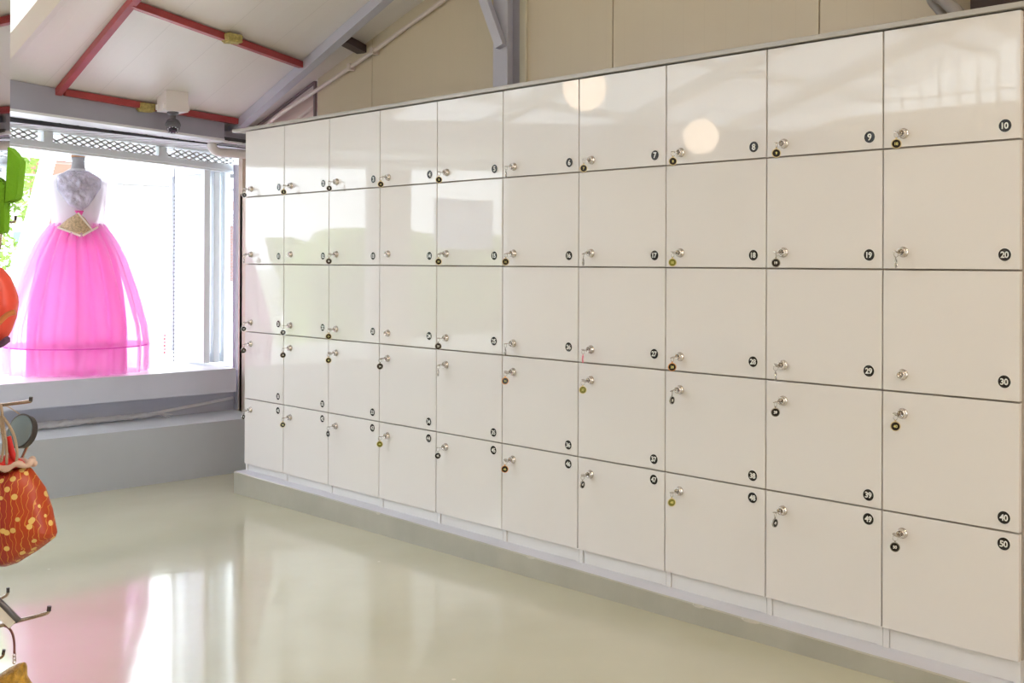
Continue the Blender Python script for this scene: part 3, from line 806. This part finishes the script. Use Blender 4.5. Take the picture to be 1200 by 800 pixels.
# ------------------------------------------------------------------ wrapped pole on the step
t = thing('wrapped_pole', (-.93, -.4, .168), 'thin white pole in crumpled clear plastic wrap lying on the grey step', 'pole')
bm = bmesh.new(); tube(bm, [(-.93, -1.35, .186), (-.945, -.75, .187), (-.99, -.10, .192), (-1.0, .34, .232), (-1.0, .49, .247)], .010, 10); world('rod', bm, M['pole'], t, smooth=True)
bm = bmesh.new(); N = 70; rings = []
for i in range(N + 1):
    s = i / N; y = lerp(-1.3, -.055, s); r_ = .021 + .006 * noise.noise(Vector((s * 30, 2, 1)))
    if s > .93: r_ *= max(.25, 1 - (s - .93) * 10)
    x = lerp(-.93, -.985, s) + .01; ring = []
    for k in range(14):
        a = 2 * PI * k / 14
        j = 1 + .35 * noise.noise(Vector((s * 55, math.cos(a) * 2, math.sin(a) * 2)))
        zz = r_ * math.sin(a) * j * .8; flare = 1.25 if s < .55 and s > .3 else 1
        ring.append(bm.verts.new((x + r_ * math.cos(a) * j * flare, y, max(.1695, .190 + zz * flare))))
    rings.append(ring)
for A, B in zip(rings, rings[1:]):
    for k in range(14): bm.faces.new((A[k], A[(k + 1) % 14], B[(k + 1) % 14], B[k]))
pw = world('plastic_wrap', bm, M['plastic'], t)
bm = bmesh.new()
for k in range(9):
    a = (-.965, -.10, .19); b = (-.95 + .05 * (k / 8 - .2), -.05 + .05 * k / 8 + .02, .176 + .012 * math.sin(k))
    tube(bm, [a, ((a[0] + b[0]) / 2, (a[1] + b[1]) / 2, .196), b], [.006, .005, .002], 6)
world('wrap_tail', bm, M['plastic'], t)

# ------------------------------------------------------------------ hanbok on a dress form
DX, DY, DZ = -1.25, -.452, .4635
ang = math.atan2(.925, .38)
form = thing('dress_form', (DX, DY, DZ), 'pale linen dress form with a wooden neck cap standing inside the pink dress', 'mannequin', rz=ang)
bm = bmesh.new(); lathe(bm, [(.043, 1.225), (.045, 1.26), (.040, 1.29), (.036, 1.315), (.040, 1.338)], 'z', 24); obj('neck', bm, M['mannequin'], form, smooth=True)
bm = bmesh.new(); lathe(bm, [(.041, 1.338), (.043, 1.345), (.040, 1.352), (.02, 1.356), (.0001, 1.357)], 'z', 24); obj('neck_cap', bm, M['woodcap'], form, smooth=True)
bm = bmesh.new()
def ell(bm, secs, n=32, mi=0, cap=True, front=0):
    rings = []
    for (z, a, b, *o) in secs:
        oy = o[0] if o else 0
        rings.append([bm.verts.new((a * math.cos(2 * PI * k / n), oy + b * math.sin(2 * PI * k / n), z)) for k in range(n)])
    for A, B in zip(rings, rings[1:]):
        for k in range(n): bm.faces.new((A[k], A[(k + 1) % n], B[(k + 1) % n], B[k])).material_index = mi
    if cap: bm.faces.new(rings[0][::-1]); bm.faces.new(rings[-1])
ell(bm, [(.80, .10, .09), (.90, .105, .085), (1.0, .13, .095), (1.10, .145, .10), (1.19, .15, .075), (1.225, .06, .05), (1.24, .045, .045)])
obj('torso', bm, mat('torso_linen', (.74, .72, .76), .7), form, smooth=True)
bm = bmesh.new(); lathe(bm, [(.14, 0), (.14, .012), (.02, .02), (.014, .03), (.014, .80)], 'z', 20); obj('stand', bm, M['alu'], form)

dr = thing('hanbok_dress', (DX, DY, DZ), 'pink and white sheer hanbok dress with gold sash on a form on the deck', 'dress', rz=ang)
def skirt(name, secs, npl, amp, m, ph=0, nz=26, n=220):
    bm = bmesh.new(); rings = []
    zs = [s[0] for s in secs]; rs = [s[1] for s in secs]
    for i in range(nz + 1):
        z = lerp(zs[0], zs[-1], i / nz)
        for j in range(len(zs) - 1):
            if (zs[j] - z) * (zs[j + 1] - z) <= 1e-12:
                u = (z - zs[j]) / (zs[j + 1] - zs[j]); R = lerp(rs[j], rs[j + 1], u); break
        s = (zs[0] - z) / (zs[0] - zs[-1]); ring = []
        for k in range(n):
            a = 2 * PI * k / n
            fold = math.cos(npl * a + ph + 1.2 * noise.noise(Vector((math.cos(a) * 1.5, math.sin(a) * 1.5, z * 1.2))))
            A = amp * (1 - .72 * s) * R + .004
            rad = R * (1 - .02 * s) + A * fold
            ring.append(bm.verts.new((rad * math.cos(a), rad * math.sin(a) * .94, z)))
        rings.append(ring)
    for A, B in zip(rings, rings[1:]):
        for k in range(n): bm.faces.new((A[k], A[(k + 1) % n], B[(k + 1) % n], B[k]))
    return obj(name, bm, m, dr, smooth=True, recalc=False)
sk = skirt('underskirt', [(.915, .125), (.86, .15), (.72, .20), (.50, .245), (.30, .27), (.003, .285)], 16, .16, M['pinkin'])
ov = skirt('overskirt', [(.925, .14), (.88, .175), (.80, .225), (.70, .275), (.50, .345), (.29, .408), (.16, .428), (.006, .425)], 22, .11, M['pinkout'], ph=1)
bm = bmesh.new()
lathe(bm, [(.285, .172), (.2885, .172), (.2895, .186), (.286, .186), (.285, .172)], 'z', 90); obj('hem_band', bm, M['pinkhem'], dr, smooth=True)
bm = bmesh.new()
lathe(bm, [(.424, .165), (.4305, .165), (.4305, .172), (.424, .172), (.424, .165)], 'z', 90); obj('hem_band', bm, M['pinkhem'], dr, smooth=True)
# jacket
bm = bmesh.new()
ell(bm, [(.905, .165, .145), (.93, .155, .135), (.98, .158, .13), (1.05, .170, .13), (1.12, .182, .125), (1.18, .188, .11), (1.215, .165, .085), (1.24, .09, .06), (1.265, .052, .052)], cap=False)
jk = obj('jacket', bm, M['jacket'], dr, smooth=True)
for sg in (-1, 1):
    bm = bmesh.new()
    path = smooth_path([(sg * .14, 0, 1.20), (sg * .19, 0, 1.15), (sg * .205, .0, 1.05), (sg * .225, .01, .94), (sg * .25, .02, .84), (sg * .27, .02, .78)], 5)
    n_ = len(path); tube(bm, path, [lerp(.045, .055, i / n_) + .012 * math.sin(PI * i / n_) for i in range(n_)], 20, cap=False)
    obj('sleeve', bm, M['sleeve'], dr, smooth=True)
# front patches curved around the chest
def patch(name, poly, m, off=.0, thick=.006, ruffle=0, A=.20, B=.14, grid=14):
    """poly: (x,z) convex outline seen from the front; wrapped on an ellipse A,B"""
    cx = sum(p[0] for p in poly) / len(poly); cz = sum(p[1] for p in poly) / len(poly)
    dense = []
    for i in range(len(poly)):
        a, b = poly[i], poly[(i + 1) % len(poly)]
        for k in range(grid // 2): dense.append((lerp(a[0], b[0], k / (grid // 2)), lerp(a[1], b[1], k / (grid // 2))))
    bm = bmesh.new(); layers = []
    for side in (0, 1):
        rings = []
        for s in range(1, grid + 1):
            q = s / grid; ring = []
            for (x, z) in dense:
                X, Z = cx + (x - cx) * q, cz + (z - cz) * q
                y = -(B * math.sqrt(max(.02, 1 - (X / A) ** 2))) - off
                bulge = thick * (1 - q ** 4)
                if side == 0: y -= bulge + ruffle * noise.noise(Vector((X * 40, Z * 40, 3))) * (1 - q ** 6)
                ring.append(bm.verts.new((X, y, Z)))
            rings.append(ring)
        N = len(dense)
        cen = bm.verts.new((cx, -(B * math.sqrt(max(.02, 1 - (cx / A) ** 2))) - off - (thick if side == 0 else 0), cz))
        for k in range(N): bm.faces.new((cen, rings[0][k], rings[0][(k + 1) % N]))
        for R0, R1 in zip(rings, rings[1:]):
            for k in range(N): bm.faces.new((R0[k], R1[k], R1[(k + 1) % N], R0[(k + 1) % N]))
        layers.append(rings[-1])
    bmesh.ops.remove_doubles(bm, verts=bm.verts, dist=1e-5)
    return obj(name, bm, m, dr, smooth=True)
patch('collar_ruffle', [(-.12, 1.21), (-.06, 1.245), (.06, 1.245), (.135, 1.20), (.13, 1.14), (.06, 1.03), (.02, 1.0), (-.05, 1.03), (-.12, 1.13)], M['lilac'], off=-.005, thick=.02, ruffle=.03, B=.142)
patch('ribbon_knot', [(-.02, 1.00), (.035, 1.0), (.02, .965), (.005, .96)], M['hot'], off=.008, thick=.012)
patch('sash', [(-.11, .90), (-.06, .945), (.0, .985), (.04, .955), (.085, .885), (.03, .84), (-.02, .855)], M['goldsash'], off=.012, thick=.012, B=.172)
bm = bmesh.new(); bar(bm, (.0, -.194, .985), (.088, -.18, .875), .010, .010, up=(0, -1, 0)); bar(bm, (-.115, -.165, .895), (.02, -.198, .842), .012, .010, up=(0, -1, 0)); bar(bm, (.02, -.198, .842), (.115, -.165, .90), .012, .010, up=(0, -1, 0))
obj('lapel', bm, mat('ivory_satin', (.85, .78, .68), .4), dr)

# ------------------------------------------------------------------ near rack at the left edge of the view
fh = Vector((math.cos(yaw), math.sin(yaw), 0)); rh = Vector((math.sin(yaw), -math.cos(yaw), 0))
RT = 1.2
def near(px_, py_, t_=RT): 
    """local frame of the rack: across, along the aisle, height"""
    return Vector((CAM.x, CAM.y, 0)) + fh * t_ + rh * ((px_ - 600) / F_PX * t_) + Vector((0, 0, CAM.z + (PPY - py_) / F_PX * t_))
def rack(a, t_, z): return Vector((CAM.x, CAM.y, 0)) + fh * t_ + rh * a + Vector((0, 0, z))
base = rack(-.62, 1.05, floorz(4.5))
rk = thing('display_rack', base, 'wire display rack with metal peg hooks at the left edge', 'rack')
bm = bmesh.new()
for k in range(10): tube(bm, [rack(-.62, .86 + k * .042, floorz(4.6) + .12), rack(-.62, .86 + k * .042, 1.75)], .0025, 8)
for k in range(42): 
    z = .0 + k * .042
    tube(bm, [rack(-.62, .85, z), rack(-.62, 1.245, z)], .0025, 6)
world('grid_panel', bm, M['rod'], rk)
for tt in (.87, 1.23):
    bm = bmesh.new(); tube(bm, [rack(-.64, tt, floorz(4.6) + .01), rack(-.64, tt, 1.76)], .012, 12); world('upright', bm, M['rod'], rk)
    bm = bmesh.new(); bar(bm, rack(-.86, tt, floorz(4.6) + .015), rack(-.62, tt, floorz(4.6) + .015), .03, .028); world('foot', bm, M['rod'], rk)
def hook(pts, r=.0018):
    bm = bmesh.new(); p = [near(*q) for q in pts]
    root = p[0].copy(); root = root - rh * ((root - rack(-.62, 0, 0)).dot(rh)); root.z = p[0].z - .004
    tube(bm, [root] + smooth_path(p, 5), r, 8)
    h = world('hook', bm, M['rod'], rk, smooth=True)
    bm = bmesh.new(); e = p[-1]; d = (p[-1] - p[-2]).normalized(); tube(bm, [e - d * .0045, e + d * .0005], r * 1.12, 8); world('hook_cap', bm, M['rubber'], h)  # dark sleeve paints in the shading on the upturned end
hook([(0, 475.5), (20, 473), (34, 471), (36.5, 470), (37, 466)])
hook([(0, 734), (30, 726), (52, 720), (57, 718), (59, 715), (59.5, 711)], .0021)
hook([(-6, 707, 1.22), (2, 702, 1.22), (9, 698, 1.22), (11, 694, 1.22), (11, 689.5, 1.22)], .0016)
hook([(-6, 771, 1.22), (2, 771, 1.22), (5.5, 768, 1.22), (6.5, 762, 1.22)], .0016)
hook([(-4, 262, 1.22), (8, 261, 1.22), (15, 261, 1.22), (17.5, 259, 1.22), (18, 254, 1.22)], .0014)
bm = bmesh.new(); tube(bm, [near(-10, 694, 1.18), near(24, 728, 1.18)], .0032, 10); lh = world('label_holder', bm, M['cctv'], rk, smooth=True)
bm = bmesh.new(); bar(bm, near(-12, 702, 1.18), near(18, 731, 1.18), .004, .012); world('label_strip', bm, M['white_lam'], lh)

# mirror panel standing against the rack
mr_ = thing('mirror', rack(-.57, 1.0, 1.235), 'narrow strip of mirror above the green ornament at the top left edge', 'mirror')
A_ = -(600 - 11) / F_PX * 1.2
def prism(poly, z0, z1):
    bm = bmesh.new(); lo = [bm.verts.new(rack(a_, t_, z0)) for a_, t_ in poly]; hi = [bm.verts.new(rack(a_, t_, z1)) for a_, t_ in poly]
    bm.faces.new(lo); bm.faces.new(hi[::-1])
    for i in range(len(poly)): bm.faces.new((lo[i], lo[(i + 1) % len(poly)], hi[(i + 1) % len(poly)], hi[i]))
    return bm
an = A_ + .33 * .3
world('backing', prism([(-.615, .90), (an - .003, .90), (A_ - .003, 1.2), (-.615, 1.2)], 1.225, 1.80), M['alu'], mr_)
world('mirror_glass', prism([(an - .0025, .90), (an, .90), (A_, 1.2), (A_ - .0025, 1.2)], 1.225, 1.80), M['mirror'], mr_)

def puffy(poly, thick, t_, grid=10, dense=5, smooth_it=True, rimflat=.5):
    """cushion-like solid bounded by an outline in rack pixels at depth t_"""
    P = []
    for i in range(len(poly)):
        a, b = poly[i], poly[(i + 1) % len(poly)]
        for k in range(dense): P.append((lerp(a[0], b[0], k / dense), lerp(a[1], b[1], k / dense)))
    cx = sum(p[0] for p in P) / len(P); cy = sum(p[1] for p in P) / len(P)
    bm = bmesh.new(); outer = None
    N = len(P)
    edge = [bm.verts.new(near(x, y, t_)) for (x, y) in P]
    for sg in (-1, 1):
        prev = edge
        for s in range(grid - 1, 0, -1):
            q = s / grid; th = thick * math.sqrt(max(0, 1 - q ** 3))
            ring = [bm.verts.new(near(cx + (x - cx) * q, cy + (y - cy) * q, t_) + fh * sg * th) for (x, y) in P]
            for k in range(N): bm.faces.new((prev[k], prev[(k + 1) % N], ring[(k + 1) % N], ring[k]))
            prev = ring
        c = bm.verts.new(near(cx, cy, t_) + fh * sg * thick)
        for k in range(N): bm.faces.new((prev[k], prev[(k + 1) % N], c))
    return bm, near(cx, cy, t_)

# red and gold pouch
org = near(0, 664); org = (org.x, org.y, org.z)
pch = thing('silk_pouch', org, 'red and gold brocade drawstring pouch hanging at the left edge', 'pouch')
pch.rotation_euler = (0, 0, 0)
bm, _ = puffy([(-36, 549), (-14, 553), (8, 551), (30, 545), (38, 549), (54, 571), (63, 598), (68.5, 624), (66, 630), (46, 645), (22, 660), (8, 664.5), (-8, 664.5), (-30, 656), (-56, 640), (-70, 628), (-66, 600), (-56, 572)], .026, RT)
o = world('pouch_body', bm, M['pouch'], pch, smooth=True)
# rotate texture axes into the pouch plane: give the body its own frame
for v in o.data.vertices:
    p = v.co.copy(); v.co = Vector((p.dot(rh), p.dot(fh), p.z))
o.rotation_euler = (0, 0, math.atan2(rh.y, rh.x))
bm = bmesh.new(); N = 60
ring = []
for i in range(N):
    a = 2 * PI * i / N; x = 4 + 36 * math.cos(a); y = 546 - 4 * math.cos(a) + 2.2 * math.sin(9 * a)
    ring.append(near(x, y) + fh * .017 * math.sin(a))
tube(bm, ring, [.0032 + .0008 * math.sin(14 * 2 * PI * i / N) for i in range(N)], 10, closed=True); world('gathered_neck', bm, M['neckcloth'], pch, smooth=True)
bm, _ = puffy([(-26, 545), (-16, 536), (10, 533), (26, 540), (32, 546), (10, 552), (-12, 553)], .014, RT); world('ruffle', bm, M['redribbon'], pch, smooth=True)
for pts in (((-6, 545), (-7, 520), (-4, 498), (2, 489), (8, 494), (17, 510), (21, 530), (20, 543)), ((2, 545), (5, 522), (3, 502), (0, 490), (-4, 486), (-8, 500), (-9, 530)), ((9, 545), (8, 520), (5, 500), (2, 476.5), (-1, 480), (-2, 510), (0, 545))):
    bm = bmesh.new(); tube(bm, smooth_path([near(x, y, RT - .012) for x, y in pts], 5), .0015, 8); world('drawstring', bm, M['cord'], pch, smooth=True)
bm = bmesh.new(); tube(bm, smooth_path([near(10, 512, RT - .004), near(13, 524, RT - .004), near(17, 536, RT - .004), near(26, 546, RT - .008)], 4), [.0035] * 9 + [.0035] * 4, 8); world('ribbon', bm, M['redribbon'], pch, smooth=True)

# small round hand mirror behind the pouch
hm = thing('hand_mirror', near(28, 540, 1.26), 'small round hand mirror with a thick black rim behind the red pouch', 'mirror')
cM = near(24.5, 505.5, 1.26); nM = (-fh * .86 + rh * -.42 + Vector((0, 0, .28))).normalized()
bm = bmesh.new(); tube(bm, [cM - nM * .0075, cM, cM + nM * .0002], [.0185, .0195, .0195], 36); world('rim', bm, M['rubber'], hm)
bm = bmesh.new(); tube(bm, [cM + nM * .0003, cM + nM * .0010], [.0178, .0176], 36); world('mirror_face', bm, M['blueface'], hm)
bm = bmesh.new(); tube(bm, [near(33, 523, 1.262), near(25, 541, 1.262), near(20, 556, 1.262)], .0019, 8); world('handle', bm, M['chrome'], hm)
bm = bmesh.new(); tube(bm, smooth_path([near(24, 486, 1.255), near(12, 478, 1.24), near(4, 475.8, 1.205)], 4), .0006, 6); world('string', bm, M['cord'], hm)

# coral pouch
cp = thing('satin_pouch', near(-4, 407), 'plain coral red satin pouch hanging at the left edge above the hooks', 'pouch')
bm, _ = puffy([(-6, 312), (2, 314), (9, 322), (15, 335), (19, 347), (20, 355), (17, 375), (11, 392), (2, 407), (-12, 410), (-28, 400), (-34, 370), (-32, 340), (-20, 318)], .02, 1.22)
world('pouch_body', bm, M['coral'], cp, smooth=True)
bm, _ = puffy([(9, 394), (12, 396), (12, 401), (4, 407), (-4, 411), (-8, 406)], .006, 1.21, grid=6); world('corner_patch', bm, M['purple'], cp, smooth=True)
bm = bmesh.new(); tube(bm, smooth_path([near(18, 366, 1.198), near(8, 370, 1.196), near(-2, 380, 1.196)], 4), .0028, 8); world('fold', bm, mat('orange_fold', (.75, .25, .08), .4), cp, smooth=True)
bm = bmesh.new(); tube(bm, smooth_path([near(-4, 313, 1.22), near(0, 290, 1.22), near(2, 262, 1.22)], 4), .0012, 6); world('drawstring', bm, M['cord'], cp)

# green felt ornament
gp = thing('felt_ornament', near(0, 275), 'bright green angular felt ornament hanging at the left edge below the mirror strip', 'ornament')
def extr(poly, t0, t1):
    bm = bmesh.new(); a = [bm.verts.new(near(x, y, t0)) for x, y in poly]; b = [bm.verts.new(near(x, y, t0) + fh * (t1 - t0)) for x, y in poly]
    bm.faces.new(a); bm.faces.new(b[::-1])
    for i in range(len(poly)): bm.faces.new((a[i], a[(i + 1) % len(poly)], b[(i + 1) % len(poly)], b[i]))
    bmesh.ops.bevel(bm, geom=[e for e in bm.edges], offset=.0008, segments=2, affect='EDGES'); return bm
world('upright_lobe', extr([(8, 172), (14, 178), (22, 188), (22.4, 192), (19, 228), (17, 234), (5, 239), (7, 200)], 1.085, 1.1), M['green'], gp)
world('body', extr([(-28, 196), (-3, 209), (6.5, 219), (5, 240), (4.3, 273), (-28, 277)], 1.087, 1.1), M['green'], gp)

# gold brocade purse at the bottom edge
gb = thing('brocade_purse', near(5, 850), 'golden brown brocade purse on a chain at the bottom left corner', 'purse')
bm, _ = puffy([(-35, 792), (0, 791), (12, 783), (24, 777), (30, 776), (32, 781), (32, 793), (44, 812), (50, 835), (30, 858), (0, 866), (-40, 850)], .016, RT, grid=8)
world('purse_body', bm, M['goldcloth'], gb, smooth=True)
bm = bmesh.new(); tube(bm, smooth_path([near(7, 733.5, RT), near(12, 736, RT), (near(16.5, 743, RT)), near(18.5, 753, RT), near(18.8, 766, RT)], 4), .0013, 8); world('strap', bm, mat('brown_strap', (.18, .07, .06), .4), gb, smooth=True)
bm = bmesh.new()
for k in range(3):
    c = near(18.8, 767.5 + k * 4, RT); tube(bm, [c + rh * .0016 * math.cos(a) * (1 if k % 2 else .5) + Vector((0, 0, .0022 * math.sin(a))) + fh * .0016 * math.cos(a) * (0 if k % 2 else 1) for a in [2 * PI * i / 12 for i in range(12)]], .0006, 6, closed=True)
world('chain', bm, M['chrome'], gb, smooth=True)

# ------------------------------------------------------------------ outside
bm = bmesh.new(); box(bm, -40, -2.35, -30, 30, -.5, -.2); finish(world('ground', bm, M['ground'], origin=(0, 0, 0)), kind='structure')
bm = bmesh.new(); box(bm, XR, 30, -30, 30, -.5, -.1); finish(world('ground_rear', bm, M['ground'], origin=(0, 0, 0)), kind='structure')
bm = bmesh.new(); box(bm, -6.2, -6.05, -4, 1.42, -.3, 1.05); finish(world('garden_wall', bm, M['ext_white']), 'low white garden wall outside, below the tree', 'wall')
t = thing('tree', (-7.1, .7, -.2), 'sunlit yellow-green leafy tree outside at the left', 'tree')
bm = bmesh.new()
tube(bm, [(-7.1, .7, -.25), (-7.05, .75, .8), (-7.1, .65, 1.6), (-7.0, .8, 2.4)], [.11, .09, .07, .03], 10)
for k in range(7):
    a = random.uniform(0, 6.28); z = 1.0 + k * .22
    tube(bm, [(-7.08, .7, z), (-7.08 + .25 * math.cos(a), .7 + .3 * math.sin(a), z + .3), (-7.08 + .5 * math.cos(a), .7 + .6 * math.sin(a), z + .45)], [.04, .025, .01], 6)
world('trunk', bm, M['bark'], t, smooth=True)
bm = bmesh.new()
for k in range(5200):
    while True:
        p = Vector((random.uniform(-1, 1), random.uniform(-1, 1), random.uniform(-1, 1)))
        if p.length < 1: break
    c = Vector((-7.0 + p.x * .65, .70 + p.y * .88, 1.95 + p.z * 1.2))
    if noise.noise(c * 2.2) < -.12: continue
    u = Vector((random.uniform(-1, 1), random.uniform(-1, 1), random.uniform(-1, 1))).normalized(); v = u.orthogonal().normalized()
    s = random.uniform(.03, .055); q = [c + u * s, c + v * s * .45, c - u * s, c - v * s * .45]
    bm.faces.new([bm.verts.new(x) for x in q])
f_ = world('foliage', bm, M['leaf'], t, recalc=False)
t = thing('hedge', (-4.2, -4.6, -.2), 'low green hedge outside the shop windows, seen only as a soft reflection in the lockers', 'hedge')
bm = bmesh.new(); nx_, nz_ = 50, 28; rows_ = []
for i in range(nz_ + 1):
    row = []
    for j in range(nx_ + 1):
        y = lerp(-7.0, -3.2, j / nx_); z = lerp(-.22, 1.45, i / nz_)
        row.append(bm.verts.new((-4.2 + .35 * noise.noise(Vector((y * 2.1, z * 2.1, 4))) - .25 * (i / nz_) ** 3, y + .15 * noise.noise(Vector((z * 3, 1, y))), z + (.25 * noise.noise(Vector((y * 1.6, 8, 2))) if i > nz_ * .7 else 0))))
    rows_.append(row)
for A, B in zip(rows_, rows_[1:]):
    for j in range(nx_): bm.faces.new((A[j], A[j + 1], B[j + 1], B[j]))
g = bmesh.ops.extrude_face_region(bm, geom=bm.faces[:])
bmesh.ops.translate(bm, verts=[v for v in g['geom'] if isinstance(v, bmesh.types.BMVert)], vec=(-.6, 0, 0))
world('hedge_body', bm, M['leaf'], t, smooth=True)
bm = bmesh.new()
for k in range(3500):
    y = random.uniform(-6.9, -3.2); z = random.uniform(0, 1.5); c = Vector((-4.15 + .35 * noise.noise(Vector((y * 2.1, z * 2.1, 4))) + random.uniform(-.05, .12), y, z))
    u = Vector((random.uniform(-1, 1), random.uniform(-1, 1), random.uniform(-1, 1))).normalized(); v = u.orthogonal().normalized(); q = .05
    bm.faces.new([bm.verts.new(p) for p in (c + u * q, c + v * q * .5, c - u * q, c - v * q * .5)])
world('leaves', bm, M['leaf'], t, recalc=False)
# leaning white plank and two cables
bm = bmesh.new(); bar(bm, (-4.0, -.13, -.2), (-4.0, .50, 2.35), .10, .09, up=(1, 0, 0)); finish(world('leaning_post', bm, M['ext_white']), 'white leaning post outside between the tree and the brick house', 'post')
for i, z in enumerate((2.03, 1.865)):
    bm = bmesh.new(); tube(bm, [(-4.05, -2.2, z - .02), (-4.05, .36, z + .02)], .008 if i else .005, 6)
    finish(world('cable', bm, mat('grey_cable', (.35, .38, .38), .6)), ['upper thin grey cable crossing in front of the tree', 'lower thicker grey cable crossing in front of the tree'][i], 'cable')
# brick house beyond the dress
t = thing('brick_house', (-7.9, 1.9, -.2), 'pink brick house with a blue-grey lower wall behind the leaning post', 'house')
bm = bmesh.new()
for k, (z0, z1) in enumerate(((1.52, 1.70), (1.74, 1.86), (1.90, 2.12), (2.16, 2.30), (2.33, 2.50))): box(bm, -8.2, -7.7, 1.64, 2.16, z0, z1)
world('brick_courses', bm, M['brick'], t)
bm = bmesh.new(); box(bm, -8.2, -7.72, 1.63, 2.17, -.3, 2.5); world('wall', bm, M['ext_cream'], t)
bm = bmesh.new(); box(bm, -8.2, -7.69, 1.62, 2.18, 1.34, 1.49); world('band', bm, M['bluegrey'], t)
bm = bmesh.new(); hexa(bm, [(-8.3, 1.60, 2.5), (-7.6, 1.60, 2.5), (-7.6, 2.2, 2.5), (-8.3, 2.2, 2.5), (-8.3, 1.88, 2.95), (-7.6, 1.88, 2.95), (-7.6, 1.92, 2.95), (-8.3, 1.92, 2.95)]); world('roof', bm, M['brick'], t)
# pale building at the right of the opening
t = thing('pale_building', (-7.2, 3.6, -.2), 'overexposed pale building with a pinkish eave band outside beyond the doors', 'building')
bm = bmesh.new(); box(bm, -8.2, -7.1, 2.3, 5.6, -.3, 2.05); world('wall', bm, M['ext_white'], t)
bm = bmesh.new(); box(bm, -8.3, -6.95, 2.28, 5.7, 1.80, 1.90); world('eave', bm, mat('pink_eave', (.46, .30, .25), .7), t)
bm = bmesh.new(); box(bm, -8.3, -6.98, 2.28, 5.7, 2.05, 2.075); world('gutter', bm, M['ext_line'], t)
bm = bmesh.new(); box(bm, -7.1, -7.06, 2.2, 3.0, 1.71, 1.735); world('ledge', bm, M['conduit'], t)
bm = bmesh.new(); box(bm, -7.1, -7.07, 2.55, 3.0, 1.405, 1.425); world('ledge', bm, M['conduit'], t)
bm = bmesh.new(); box(bm, -7.1, -7.05, 3.9, 4.7, .9, 1.6); world('brick_panel', bm, M['brick'], t)

# ------------------------------------------------------------------ light
w = bpy.data.worlds.new('sky'); scn.world = w; w.use_nodes = True
nt = w.node_tree; bg = nt.nodes['Background']
bg.inputs[0].default_value = (.84, .93, 1.0, 1); bg.inputs[1].default_value = 3.6
sun = bpy.data.lights.new('sun', 'SUN'); sun.energy = 2.2; sun.angle = .05; sun.color = (1, .95, .88)
so = bpy.data.objects.new('sun', sun); COL.objects.link(so); so.location = (-3, -3, 8)
so.rotation_euler = Vector((.55, .45, .95)).to_track_quat('Z', 'Y').to_euler()

scn.view_settings.view_transform = 'Standard'; scn.view_settings.look = 'None'
scn.view_settings.gamma = 1; scn.view_settings.use_curve_mapping = False
scn.view_settings.exposure = 0.64
scn.cycles.max_bounces = 10; scn.cycles.diffuse_bounces = 6; scn.cycles.transparent_max_bounces = 12
scn.cycles.use_denoising = True; scn.cycles.sample_clamp_indirect = 8
